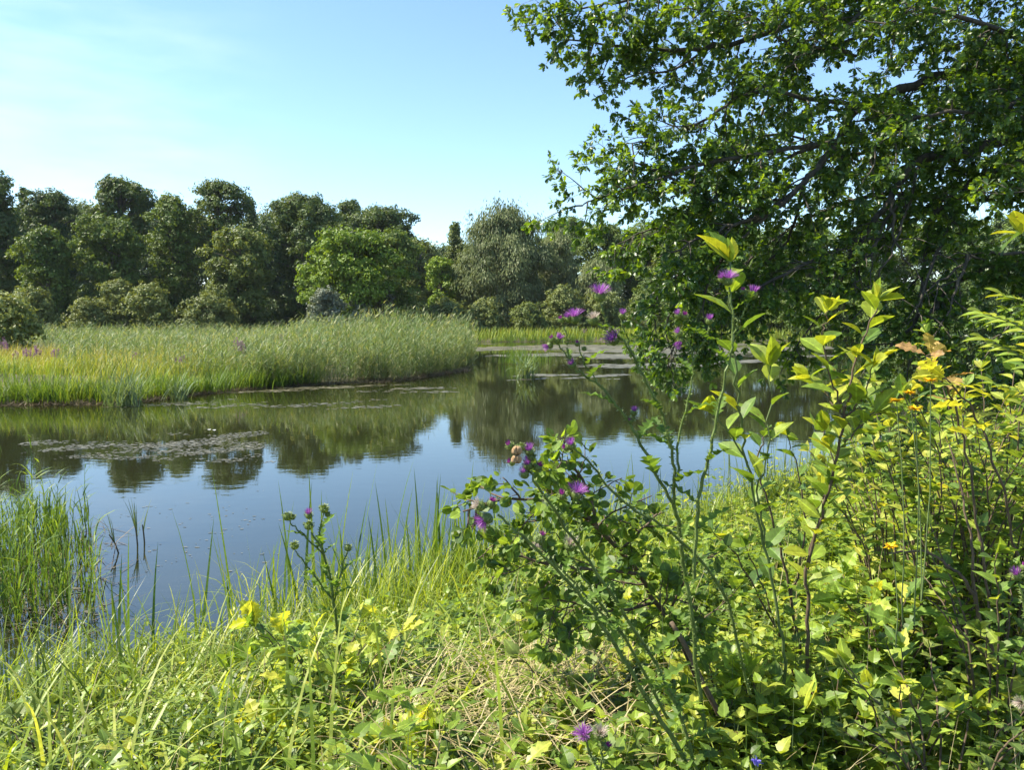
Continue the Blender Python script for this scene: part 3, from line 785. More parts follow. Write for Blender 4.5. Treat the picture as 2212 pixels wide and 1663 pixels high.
def branchy(wood, fol, pts, r0, r1, sec=.25, slen=(.6, 1.3), tw=.1, tlen=(.12, .3), T=OAKLOD, size=.1, nl=6, start=.15, droop=.1, spread=.8, fwd=.5, sides=7, end=True):
    pts = spline(pts, 6, min(.015, r0 * .25))
    tube(wood, pts, np.linspace(r0, r1, len(pts)), sides)
    seg = np.linalg.norm(np.diff(pts, axis=0), axis=1); cum = np.concatenate([[0], np.cumsum(seg)]); L = cum[-1]
    s = L * start; tp, td = [], []
    while s < L:
        i = min(np.searchsorted(cum, s), len(pts) - 1); i = max(i, 1)
        p = pts[i]; t = unit(pts[i] - pts[i - 1])
        d = unit(t * fwd + perp(t) + np.array([0, 0, -droop]))
        ln = rng.uniform(*slen) * (1 - .45 * s / L)
        n = 7
        b = [p]
        dd = d.copy()
        for k in range(n - 1):
            dd = unit(dd + rng.normal(0, .16, 3) + t * .06 + np.array([0, 0, -droop * .35]))
            b.append(b[-1] + dd * ln / (n - 1))
        b = np.array(b)
        rr = max(.0025, min(r0 * .35, .008 + .006 * ln))
        tube(wood, b, np.linspace(rr, .0018, n), 4)
        q = tw * .6
        while q < ln:
            j = q / ln * (n - 1); j0 = min(int(j), n - 2); pp = b[j0] + (b[j0 + 1] - b[j0]) * (j - j0)
            bt = unit(b[j0 + 1] - b[j0])
            td_ = unit(bt * .7 + perp(bt) * .9 + np.array([0, 0, -droop * .6]))
            tl = rng.uniform(*tlen)
            e = pp + td_ * tl
            tube(wood, [pp, e], [.0022, .0012], 3)
            tp += [pp + td_ * tl * .6, e]; td += [td_, td_]
            q += tw * rng.uniform(.6, 1.5)
        tp.append(b[-1]); td.append(dd)
        s += sec * rng.uniform(.6, 1.4)
    if end: tp.append(pts[-1]); td.append(unit(pts[-1] - pts[-2]))
    tp, td = np.array(tp), np.array(td)
    tone = rng.normal(.45, .22, len(tp))
    twig_leaves(fol, tp, td, T, size, nl, spread=spread, tone=tone)


# ---------------------------------------------------------------- the overhanging oak
ob = np.array([11.0, 11.5, float(gz(11.0, 11.5))])
oak = thing('oak_tree', 'great oak at the right edge hanging its dark leafy boughs over the pond', 'tree', ob)
fol, wood, trunk = MB(), MB(), MB()
tp = spline([ob - [0, 0, .3], ob + [-.1, 0, 1.2], ob + [-.4, -.2, 3], ob + [-.3, -.3, 5.5], ob + [.2, 0, 8.5]], 6, .02)
tube(trunk, tp, np.linspace(.48, .2, len(tp)), 16)
LIMBS = [
    ([(2600, 330, 11.3), (2212, 300, 10), (2083, 330, 9.6), (1984, 345, 9.3), (1930, 418, 9), (1866, 512, 8.8), (1790, 600, 8.6)], .13, {}),
    ([(2620, 360, 11.2), (2212, 350, 9.6), (2058, 433, 9.2), (2009, 492, 9), (1989, 640, 8.8), (1960, 760, 8.7)], .09, {}),
    ([(2600, 100, 11.3), (2300, 130, 10), (2050, 160, 9.6), (1861, 230, 9.3), (1812, 305, 9), (1738, 394, 8.8), (1665, 458, 8.6), (1566, 492, 8.5), (1450, 545, 8.4)], .1, {}),
    ([(2620, 0, 11.4), (2250, -40, 10.3), (1900, -20, 10), (1714, 54, 9.7), (1541, 98, 9.5), (1400, 105, 9.4), (1230, 85, 9.3)], .09, {}),
    ([(2250, -40, 10.3), (1900, -120, 10), (1600, -80, 9.5), (1400, -10, 9.3), (1290, 10, 9.1), (1190, 40, 9)], .05, {}),
    ([(1541, 98, 9.5), (1450, 150, 9.3), (1370, 160, 9.2), (1290, 210, 9.1)], .02, dict(slen=(.25, .5))),
    ([(1861, 230, 9.3), (1740, 210, 9), (1620, 200, 8.8), (1520, 260, 8.7), (1430, 300, 8.7), (1350, 310, 8.6)], .035, dict(slen=(.4, .9))),
    ([(1812, 305, 9), (1650, 330, 8.8), (1500, 360, 8.7), (1380, 400, 8.6), (1290, 430, 8.5), (1240, 448, 8.5)], .035, dict(slen=(.35, .9))),
    ([(1738, 394, 8.8), (1600, 500, 8.7), (1500, 570, 8.6), (1420, 640, 8.5), (1420, 740, 8.5)], .03, dict(slen=(.25, .6), droop=.3, sec=.17)),
    ([(1866, 512, 8.8), (1720, 580, 8.6), (1580, 650, 8.6), (1470, 730, 8.6), (1440, 800, 8.6)], .03, dict(slen=(.3, .75), droop=.35)),
    ([(1665, 458, 8.6), (1560, 560, 8.4), (1520, 650, 8.3), (1530, 740, 8.3)], .022, dict(slen=(.3, .7), droop=.35)),
    ([(2620, 480, 11), (2300, 540, 9.4), (2100, 590, 8.9), (2000, 680, 8.6), (1900, 770, 8.4), (1860, 850, 8.3)], .06, dict(slen=(.4, .9))),
    ([(2640, 560, 11), (2350, 680, 10), (2200, 780, 9.6), (2080, 860, 9.2)], .05, dict(slen=(.4, .9))),
    ([(2640, 560, 11), (2400, 600, 8.6), (2250, 640, 8), (2150, 740, 7.8)], .04, dict(slen=(.4, .9))),
    ([(1900, -20, 10), (1820, 60, 9.2), (1700, 90, 9), (1620, 30, 8.8), (1500, 20, 8.8)], .03, dict(slen=(.4, .8))),
    ([(2300, 130, 10), (2150, 60, 9), (2000, 20, 8.6), (1900, 60, 8.4)], .05, {}),
    ([(2300, 130, 10), (2200, 220, 8.8), (2080, 240, 8.4), (1960, 260, 8.4), (1880, 330, 8.4)], .045, {}),
    ([(2212, 300, 10), (2100, 420, 10.4), (1900, 420, 10.4), (1750, 470, 10.4), (1620, 560, 10.2), (1560, 640, 10)], .05, dict(slen=(.4, 1))),
    ([(2620, 60, 11.8), (2300, 180, 12), (2050, 260, 12), (1850, 330, 11.6), (1680, 290, 11.2), (1560, 340, 11)], .07, dict(slen=(.6, 1.2))),
    ([(1914, 54, 9.7), (1700, 150, 10), (1640, 260, 10.2), (1560, 400, 10.2), (1460, 450, 10)], .03, dict(slen=(.4, .9))),
    ([(1861, 300, 9.3), (1720, 330, 9.4), (1600, 420, 9.5), (1480, 480, 9.5), (1390, 500, 9.4), (1330, 530, 9.3)], .03, dict(slen=(.4, .9))),
    ([(1665, 458, 8.6), (1530, 430, 8.9), (1440, 380, 9), (1370, 350, 9), (1310, 370, 9)], .025, dict(slen=(.35, .8))),
    ([(1600, 500, 9), (1500, 600, 9.2), (1440, 700, 9.2), (1460, 790, 9.1)], .022, dict(slen=(.25, .6), droop=.3, sec=.17)),
    ([(1738, 394, 8.8), (1700, 520, 9.2), (1620, 600, 9.2), (1600, 680, 9.1)], .025, dict(slen=(.35, .8), droop=.3)),
    ([(1866, 512, 8.8), (1800, 640, 9.4), (1740, 720, 9.4), (1700, 780, 9.3)], .025, dict(slen=(.35, .8), droop=.3)),
    # canopy above the frame, which throws the shade
    ([(2620, -60, 11.5), (2200, -300, 11), (1900, -420, 10.5), (1650, -420, 10), (1450, -330, 9.6)], .1, dict(slen=(.8, 1.5))),
    ([(2620, -100, 11), (2300, -250, 9.5), (2050, -350, 8.6), (1850, -300, 8), (1700, -220, 7.8)], .08, dict(slen=(.8, 1.4))),
    ([(2620, -200, 12), (2300, -450, 12.5), (1950, -550, 12.5), (1700, -450, 12)], .09, dict(slen=(.8, 1.5))),
    ([(2640, 200, 10.5), (2450, 200, 9), (2330, 300, 8), (2260, 420, 7.6)], .06, dict(slen=(.6, 1.2))),
]
for pl, r, kw in LIMBS:
    pts = [W(*p) for p in pl]
    if pl[0][0] > 2550: pts = [np.array([ob[0] - .3, ob[1] - .15, max(2.0, pts[0][2] - 1.2)])] + pts
    k = dict(sec=.12, slen=(.45, 1.15), tw=.056, nl=9, size=.072, droop=.14, start=.2)
    k.update(kw)
    branchy(wood, fol, pts, r * .8, max(.005, r * .1), **k)
# bare drooping dead twigs under the boughs
for pl in ([(1960, 420, 8.8), (1900, 520, 8.6), (1800, 590, 8.5), (1715, 560, 8.4)], [(1940, 440, 8.8), (1880, 540, 8.6), (1850, 600, 8.5), (1790, 680, 8.5)],
           [(1930, 430, 8.7), (1935, 520, 8.5), (1985, 600, 8.5)], [(2058, 470, 8.9), (2000, 600, 8.5), (1990, 700, 8.4), (1960, 830, 8.4)],
           [(2212, 545, 8.6), (2100, 560, 8.5), (2010, 620, 8.4), (1950, 700, 8.4)], [(2090, 550, 8.4), (2060, 640, 8.3), (2010, 740, 8.2)],
           [(1984, 360, 9), (1950, 480, 8.6), (1900, 600, 8.4), (1880, 700, 8.3)], [(1850, 120, 9), (1760, 105, 8.8), (1700, 150, 8.7), (1660, 210, 8.7)]):
    pts = spline([W(*p) for p in pl], 5, .02)
    tube(wood, pts, np.linspace(.02, .005, len(pts)), 5)
    for j in range(3, len(pts) - 1, 2):
        d = unit(unit(pts[j + 1] - pts[j]) * .8 + perp(unit(pts[j + 1] - pts[j])))
        b = spline([pts[j], pts[j] + d * .25, pts[j] + d * .45 + np.array([0, 0, -.08])], 3, .006)
        tube(wood, b, np.linspace(.008, .003, len(b)), 4)
trunk.obj('trunk', M['bark'], oak, smooth=True)
wood.obj('boughs', M['bark'], oak, smooth=True)
fol.obj('crown', M['oak_leaf'], oak)


# ---------------------------------------------------------------- ground cover on the near bank
def patch(x, y, k, ph=0.0):
    return np.sin(x * k + ph) * np.cos(y * k * 1.3 - ph) + .6 * np.sin(x * k * 2.3 - y * k * 1.7 + ph * 2)


def herbs(lf, st, P, H, levels, T, size, tilt=.35, pairs=True, lean=.18, a=None, tilt_top=.9):
    n = len(P)
    H = H * np.clip(1 + .45 * patch(P[:, 0], P[:, 1], 3.1, 1.4), .4, 1.7)
    la = rng.random(n) * 6.28; ln = np.abs(rng.normal(0, lean, n))
    ax = np.stack([np.cos(la) * np.sin(ln), np.sin(la) * np.sin(ln), np.cos(ln)], 1)
    blades(st, P, la, H, .005, ln, 0.0, 2, taper=.2)
    a0 = rng.random(n) * 6.28
    a = rng.random(n) if a is None else a
    size = np.broadcast_to(size, (n,)) * rng.uniform(.65, 1.5, n)
    for k in range(levels):
        t = (k + .7) / levels
        B = P + ax * (H * t)[:, None]
        for q in range(2 if pairs else 1):
            az = a0 + (k * 1.57 if pairs else k * 2.4) + q * PI + rng.normal(0, .2, n)
            tl = tilt + (tilt_top - tilt) * t ** 2 + rng.normal(0, .2, n)
            d = np.stack([np.cos(az), np.sin(az), tl], 1)
            nr = np.stack([-np.cos(az) * tl, -np.sin(az) * tl, np.ones(n)], 1) + rng.normal(0, .25, (n, 3))
            sz = size * (1.1 - .55 * t ** 2) * rng.uniform(.75, 1.15, n)
            leaves(lf, T, B, d, nr, sz, rng.uniform(.85, 1.15, n), np.clip(a + rng.normal(0, .13, n) + .15 * (t - .5), 0, 1))


def bank(n, x0, x1, y0, y1, c=None):
    return scatter(n, x0, x1, y0, y1, lambda x, y, s: (s > .02) & (np.abs(x) < .74 * y + .4) & (c(x, y, s) if c else True))


# broad herbs
def tonemap(P):
    return np.clip(.5 + .22 * patch(P[:, 0], P[:, 1], 1.9, .7) + rng.normal(0, .22, len(P)), 0, 1)


lf, st = MB(), MB()
P = bank(3600, -4, 7, 1.7, 9, lambda x, y, s: (patch(x, y, 1.7) > -.6) & (x > -.45 * y))
herbs(lf, st, P, rng.uniform(.12, .34, len(P)), 5, OVAL, .055, a=tonemap(P))
P = bank(2200, -1.5, 5, 1.7, 5.5, lambda x, y, s: x > -.3 * y)
herbs(lf, st, P, rng.uniform(.15, .38, len(P)), 5, POINT, .075, a=tonemap(P))
P = bank(2400, -4, 1, 1.7, 6, lambda x, y, s: x < .0)
herbs(lf, st, P, rng.uniform(.12, .3, len(P)), 6, OVAL, .036, tilt=.5, a=tonemap(P))
P = bank(1700, .5, 9, 3.5, 14)
herbs(lf, st, P, rng.uniform(.2, .5, len(P)), 5, OVAL, .07)
P = bank(700, -3, 5, 1.8, 5.5)
herbs(lf, st, P, rng.uniform(.15, .36, len(P)), 4, OAKLOD, .085, a=np.clip(tonemap(P) - .05, 0, 1))
st.obj('herb_stems', M['stem_green'], tag(lf.obj('undergrowth', M['herb']), 'mixed leafy green undergrowth covering the near bank', 'undergrowth', kind='stuff'))
# small dull creeping leaves
mb = MB()
P = bank(14000, -4, 8, 1.7, 9, lambda x, y, s: s > .15)
P[:, 2] += rng.uniform(.01, .16, len(P))
d = unit(rng.normal(0, 1, (len(P), 3)) * [1, 1, .35])
leaves(mb, DIAMOND, P, d, rng.normal(0, .4, (len(P), 3)) + [0, 0, 1], rng.uniform(.018, .04, len(P)), 1.2)
tag(mb.obj('creeping_leaves', M['herb_dull']), 'tiny dull green leaves carpeting the soil of the near bank', 'ground cover', kind='stuff')

# grass
def hum(P): return np.clip(1 + .4 * patch(P[:, 0], P[:, 1], 2.6, 3.0), .45, 1.5)
def gt(P): return np.clip(.42 + .25 * patch(P[:, 0], P[:, 1], 1.5, 5.0) + rng.normal(0, .22, len(P)), 0, 1)


mb = MB()
P = bank(7000, -6, 8, 1.7, 13)
blades(mb, P, rng.random(len(P)) * 6.28, rng.uniform(.18, .45, len(P)) * hum(P), .0085, np.abs(rng.normal(0, .35, len(P))), rng.uniform(.4, 2.1, len(P)), 5, gt(P))
P = bank(7000, -6, 8, 3.2, 13, lambda x, y, s: s < 1.6)
blades(mb, P, rng.random(len(P)) * 6.28, rng.uniform(.3, .68, len(P)) * hum(P), .0145, np.abs(rng.normal(0, .28, len(P))), rng.uniform(.2, 2.4, len(P)), 6, gt(P))
P = bank(1300, -4, .6, 1.9, 6, lambda x, y, s: x < .05 * y)
blades(mb, P, rng.normal(.4, 2.2, len(P)), rng.uniform(.4, .85, len(P)), .0155, np.abs(rng.normal(0, .3, len(P))), rng.uniform(1, 2.8, len(P)), 8)
P = bank(1500, -2.4, 1.2, 4.2, 9, lambda x, y, s: (s < 1.5) & (x / y > -.24) & (x / y < .12))
blades(mb, P, rng.random(len(P)) * 6.28, rng.uniform(.5, .95, len(P)), .0125, np.abs(rng.normal(0, .18, len(P))), rng.uniform(.1, 1.8, len(P)), 7, rng.uniform(.2, .9, len(P)))
tag(mb.obj('bank_grass', M['grass']), 'long arching green grass on the near bank', 'grass', kind='stuff')
mb = MB()
P = bank(2600, -3, 3, 1.8, 4.6, lambda x, y, s: patch(x, y, 1.4, 2.1) > .2)
blades(mb, P, rng.random(len(P)) * 6.28, rng.uniform(.15, .45, len(P)), .0045, rng.uniform(.5, 1.4, len(P)), rng.uniform(.1, 1.2, len(P)), 4)
P = bank(1500, -.9, .5, 1.9, 3.3, lambda x, y, s: (x / y > -.2) & (x / y < .16))
P[:, 2] += rng.uniform(0.04, .3, len(P))
blades(mb, P, rng.random(len(P)) * 6.28, rng.uniform(.12, .34, len(P)), .005, rng.uniform(.8, 1.5, len(P)), rng.uniform(.1, .8, len(P)), 4)
tag(mb.obj('dry_straw', M['straw']), 'pale dry grass stalks lying through the undergrowth', 'straw', kind='stuff')
mb = MB()
P = bank(420, -3, 4, 1.8, 6)
blades(mb, P, rng.normal(0, 1.5, len(P)), rng.uniform(.4, .75, len(P)), .0035, np.abs(rng.normal(0, .25, len(P))), rng.uniform(.1, .8, len(P)), 5)
tag(mb.obj('grass_stalks', M['straw']), 'thin straw coloured seed stalks of grass on the near bank', 'grass stalks', kind='stuff')


# ---------------------------------------------------------------- flowers and hero plants
def head_meshes(fl_mat, spread, n, fl_len, w=.045):
    bulb = MB()
    prof = [(0.0, -.52), (.2, -.5), (.36, -.38), (.43, -.2), (.41, 0), (.33, .16), (.26, .24)]
    k = 10; ang = np.arange(k) / k * 2 * PI
    V = np.array([(r * math.cos(a_), r * math.sin(a_), z) for r, z in prof for a_ in ang])
    i = np.arange(len(prof) - 1)[:, None] * k; j = np.arange(k)[None]
    bulb.add(V, [np.stack([i + j, i + (j + 1) % k, i + k + (j + 1) % k, i + k + j], -1).reshape(-1, 4)], .3)
    m_ = 70
    z = rng.uniform(-.45, .2, m_); a_ = rng.random(m_) * 6.28; r = np.interp(z, [q[1] for q in prof], [q[0] for q in prof])
    P = np.stack([r * np.cos(a_), r * np.sin(a_), z], 1)
    leaves(bulb, SLIM, P, np.stack([np.cos(a_), np.sin(a_), np.full(m_, .7)], 1), P + [0, 0, .3], .3, 1.2, rng.uniform(.4, 1, m_))
    fl = MB()
    rr = np.sqrt(rng.random(n)) * .26; a_ = rng.random(n) * 6.28
    P = np.stack([rr * np.cos(a_), rr * np.sin(a_), np.full(n, .12)], 1)
    blades(fl, P, a_, fl_len * rng.uniform(.8, 1.1, n), w, rr / .26 * spread, spread * .4, 4, taper=.35, twist=.3)
    return bulb.mesh('flower_head', M['thistle_green']), fl.mesh('florets', M[fl_mat])


HEADS = {'open': head_meshes('purple', .95, 130, .95), 'half': head_meshes('purple', .45, 90, .75), 'bud': head_meshes('dark_purple', .2, 50, .5, .06),
         'seed': head_meshes('fluff', .8, 150, .62, .035), 'green': head_meshes('thistle_green', .15, 24, .25, .06)}


def head(parent, pos, axis, size, kind):
    b, f = HEADS[kind]
    o = bpy.data.objects.new('flower_head', b); C.objects.link(o); o.parent = parent
    o.location = Vector([float(v) for v in pos]) - parent.location
    o.rotation_euler = Vector([float(v) for v in axis]).to_track_quat('Z', 'Y').to_euler()
    o.scale = (size,) * 3
    if kind in ('seed', 'green', 'bud'):
        o['label'] = {'seed': 'pale fluffy seed head', 'green': 'unopened green bud', 'bud': 'dark purple closing bud'}[kind]
    c = bpy.data.objects.new('florets', f); C.objects.link(c); c.parent = o


def spiny_stem(st, lf, pl, r0, r1, leafsize=.12, leaf_every=.12, spines=True, ls0=.1):
    pts = spline([W(*p) for p in pl], 6, .002)
    r0 *= .78; r1 *= .8
    tube(st, pts, np.linspace(r0, r1, len(pts)), 7, .3)
    seg = np.linalg.norm(np.diff(pts, axis=0), axis=1); cum = np.concatenate([[0], np.cumsum(seg)]); L = cum[-1]

    def at(s):
        q = np.stack([np.interp(s, cum, pts[:, i]) for i in range(3)], 1)
        q2 = np.stack([np.interp(s + .01, cum, pts[:, i]) for i in range(3)], 1)
        return q, unit(q2 - q + 1e-9)
    if spines:
        n = int(L / .0035)
        s = rng.random(n) * (L - .012); q, t = at(s)
        v = rng.normal(size=(n, 3)); v = unit(v - t * (v * t).sum(1)[:, None])
        rad = np.interp(s, [0, L], [r0, r1])
        leaves(st, DIAMOND, q + v * rad[:, None] * .7, unit(v + t * .5), t, rng.uniform(.005, .013, n), .8, rng.uniform(.5, 1, n))
    n = max(1, int(L * (1 - ls0) / leaf_every))
    s = ls0 * L + (np.arange(n) + rng.random(n) * .5) * leaf_every; s = s[s < L * .93]; n = len(s)
    if n:
        q, t = at(s)
        az = np.arange(n) * 2.4 + rng.random() * 6
        v = np.stack([np.cos(az), np.sin(az), np.full(n, .45)], 1)
        sz = leafsize * (1.15 - .75 * s / L) * rng.uniform(.8, 1.15, n)
        leaves(lf, THISTLE, q, unit(v + t * .5), np.stack([-np.cos(az) * .4, -np.sin(az) * .4, np.ones(n)], 1) + rng.normal(0, .2, (n, 3)), sz, 1.0)
    return pts


def thistle(label, base, stems, heads, group='purple thistles', leafsize=.14, dflt=2.1, hs=.86):
    t = thing('thistle', label, 'thistle', base, group)
    st, lf = MB(), MB()
    for pl, r0, r1, le in stems:
        spiny_stem(st, lf, pl, r0, r1, leafsize, le)
    st.obj('stem', M['thistle_green'], t); lf.obj('leaves', M['thistle_leaf'], t)
    for h in heads:
        px, py, D, size, kind, tx, ty = h
        p = W(px, py, D)
        ax = unit(np.array([tx, rng.uniform(-.5, -.1), ty]))
        # short stalk
        head(t, p, ax, size * hs, kind)
    return t


D1 = 2.15
thistle('tallest thistle with many purple heads rising against the pond centre', G(1520, 2.25), [
    ([(1525, 1600, 2.25), (1510, 1480, 2.25), (1490, 1300, 2.22), (1475, 1200, 2.2), (1455, 1090, D1)], .009, .007, .13),
    ([(1455, 1090, D1), (1400, 990, D1), (1350, 900, D1), (1295, 835, D1), (1240, 790, D1), (1225, 735, D1), (1215, 695, D1)], .006, .002, .11),
    ([(1240, 790, D1), (1215, 755, D1), (1193, 735, D1)], .0025, .002, .2),
    ([(1295, 835, D1), (1258, 775, D1), (1252, 745, D1)], .0025, .002, .3),
    ([(1455, 1090, D1), (1455, 1000, 2.1), (1432, 900, 2.08), (1390, 810, 2.05), (1345, 735, 2.03), (1310, 695, 2.02), (1297, 645, 2.02)], .006, .002, .11),
    ([(1345, 735, 2.03), (1300, 705, 2.03), (1282, 692, 2.03)], .0025, .002, .3),
    ([(1390, 810, 2.05), (1350, 720, 2.07), (1342, 682, 2.07)], .0025, .0018, .2),
    ([(1465, 1040, D1), (1465, 950, 2.2), (1487, 860, 2.2), (1497, 780, 2.2), (1478, 715, 2.2)], .005, .002, .12),
    ([(1497, 780, 2.2), (1522, 740, 2.2), (1532, 700, 2.2)], .003, .002, .2),
    ([(1350, 900, D1), (1368, 905, D1), (1370, 895, D1)], .002, .002, .3),
], [(1241, 687, D1, .036, 'open', -.1, 1), (1212, 690, D1, .022, 'bud', -.4, 1), (1226, 688, D1, .024, 'half', -.2, 1), (1205, 733, D1, .028, 'half', .5, .8),
    (1186, 746, D1, .026, 'half', -.6, -.3), (1193, 732, D1, .022, 'bud', -.4, .7), (1296, 637, 2.02, .038, 'open', 0, 1), (1281, 690, 2.03, .034, 'seed', -.2, 1),
    (1344, 680, 2.07, .024, 'half', .1, 1), (1325, 734, 2.03, .034, 'open', -.5, .6), (1247, 742, D1, .018, 'bud', -.1, 1), (1262, 752, D1, .018, 'green', .2, 1),
    (1236, 788, D1, .026, 'half', -.4, .8), (1369, 890, D1, .024, 'half', .1, 1), (1362, 908, D1, .02, 'bud', -.4, .6), (1478, 682, 2.2, .026, 'bud', .1, 1), (1466, 680, 2.2, .024, 'half', -.5, 1),
    (1467, 720, 2.2, .024, 'half', -.5, .6), (1470, 738, 2.2, .03, 'half', -.3, -.4), (1532, 692, 2.2, .026, 'half', 0, 1)])
thistle('leaning purple thistle growing up through the large bright sapling leaves', G(1540, 2.2), [
    ([(1500, 1250, 2.1), (1510, 1080, 2.1), (1540, 950, 2.1), (1565, 820, 2.1), (1585, 720, 2.1), (1575, 620, 2.1)], .007, .003, .12),
    ([(1585, 720, 2.1), (1605, 680, 2.1), (1620, 645, 2.1)], .003, .002, .2)],
    [(1572, 604, 2.1, .036, 'open', .1, 1), (1560, 602, 2.1, .024, 'half', -.5, 1), (1626, 634, 2.1, .034, 'half', .2, 1), (1605, 628, 2.1, .02, 'bud', -.1, 1)])
D2 = 1.7
thistle('low thistle leaning left with drooping purple heads over the round leaved bush', G(1500, 1.9), [
    ([(1520, 1720, 1.95), (1430, 1560, 1.9), (1330, 1400, 1.85), (1250, 1280, 1.8), (1140, 1170, D2), (1075, 1112, D2)], .0085, .003, .09),
    ([(1520, 1720, 1.95), (1450, 1500, 1.95), (1330, 1300, 1.85), (1250, 1180, 1.8), (1170, 1060, 1.72), (1135, 1000, D2)], .0065, .003, .09),
    ([(1250, 1180, 1.8), (1255, 1120, 1.76), (1240, 1080, 1.75)], .003, .002, .2)],
    [(1050, 1122, D2, .034, 'open', -.5, -.3), (1062, 1086, D2, .026, 'bud', .3, 1), (1036, 1092, D2, .03, 'seed', -.7, .4), (1101, 962, D2, .022, 'bud', -.5, .8), (1127, 964, D2, .022, 'green', 0, 1), (1112, 969, D2, .02, 'green', -.2, 1),
     (1143, 974, D2, .026, 'half', -.1, 1), (1149, 986, D2, .024, 'green', .5, .8), (1133, 1023, D2, .026, 'half', -.3, 1), (1141, 1004, D2, .028, 'half', -.2, .8), (1163, 1008, D2, .026, 'bud', .5, .9), (1105, 998, D2, .02, 'bud', -.8, .5),
     (1246, 1066, 1.75, .032, 'open', .2, 1), (1214, 1069, 1.75, .026, 'bud', -.2, 1)])
thistle('thin arching thistle stem with one purple head beside the round leaved bush', G(1600, 2.3), [
    ([(1620, 1500, 2.3), (1560, 1280, 2.2), (1450, 1150, 2.1), (1340, 1080, 2.05), (1270, 995, 2.0), (1240, 970, 2.0)], .006, .003, .17)],
    [(1234, 962, 2.0, .03, 'half', -.3, 1), (1222, 967, 2.0, .022, 'bud', -.8, .5)])
thistle('grey thistle stem gone to white down among the round leaves', G(1420, 2.2), [
    ([(1440, 1550, 2.2), (1350, 1380, 2.1), (1280, 1280, 2.0), (1225, 1190, 1.95)], .006, .003, .2),
    ([(1350, 1380, 2.1), (1240, 1260, 1.95), (1165, 1180, 1.9)], .004, .003, .2)],
    [(1232, 1176, 1.95, .04, 'seed', .1, .8), (1162, 1170, 1.9, .036, 'seed', -.3, -.5), (1170, 1158, 1.9, .026, 'bud', .2, .6)])
D3 = 3.2
thistle('small spiny green thistle with one purple tuft standing alone at the left shore', G(725, D3), [
    ([(735, 1440, D3), (722, 1300, D3), (700, 1200, D3), (672, 1150, D3)], .009, .004, .07),
    ([(700, 1200, D3), (690, 1150, D3), (700, 1108, D3)], .005, .003, .08),
    ([(700, 1200, D3), (650, 1150, D3), (620, 1120, D3)], .005, .003, .08),
    ([(722, 1300, D3), (660, 1220, D3), (638, 1190, D3)], .005, .003, .08),
    ([(722, 1300, D3), (740, 1220, D3), (752, 1190, D3)], .004, .003, .08)],
    [(620, 1114, D3, .046, 'green', -.2, 1), (632, 1116, D3, .032, 'green', .4, 1), (667, 1134, D3, .048, 'green', 0, 1), (667, 1112, D3, .04, 'half', 0, 1), (700, 1098, D3, .046, 'green', -.1, 1), (708, 1110, D3, .03, 'green', .5, 1), (636, 1178, D3, .044, 'green', -.2, 1), (752, 1182, D3, .04, 'green', .2, 1)],
    leafsize=.15)
thistle('short thistle with a deep purple head at the bottom edge', G(1290, 1.75), [
    ([(1310, 1760, 1.72), (1295, 1680, 1.7), (1268, 1605, 1.68)], .005, .003, .1), ([(1295, 1680, 1.7), (1300, 1640, 1.7), (1297, 1600, 1.7)], .004, .003, .2)],
    [(1263, 1590, 1.68, .03, 'open', -.4, .8), (1296, 1585, 1.7, .036, 'seed', 0, 1), (1310, 1612, 1.7, .026, 'bud', .5, .6)])
thistle('thistle leaning in at the right edge with a purple head', G(2240, 1.9), [
    ([(2290, 1600, 1.9), (2240, 1420, 1.9), (2200, 1260, 1.9)], .006, .003, .1), ([(2240, 1420, 1.9), (2225, 1500, 1.8), (2204, 1520, 1.7)], .004, .003, .3)],
    [(2196, 1242, 1.9, .03, 'half', -.5, .8), (2212, 1225, 1.9, .024, 'bud', .2, 1), (2206, 1518, 1.7, .028, 'seed', -.6, .2)])

# snails on the thistle head
for (px, py), lab in (((1118, 974), 'small tan snail shell perched on top of the other on the thistle'), ((1117, 993), 'round brown snail shell clinging to the thistle under the tan one')):
    p = W(px, py, D2 - .035)
    mb = MB()
    n = 46; th = np.linspace(0, 2 * PI * 2.6, n); rr = .001 + .006 * (th / th[-1]) ** 1.2
    pts = np.stack([rr * np.cos(th), -.006 * (1 - th / th[-1]) , rr * np.sin(th)], 1) + p
    tube(mb, pts, .0009 + .0055 * (th / th[-1]) ** 1.2, 10)
    tag(mb.obj('snail', M['shell'], origin=p, smooth=True), lab, 'snail', 'snails on the thistle')


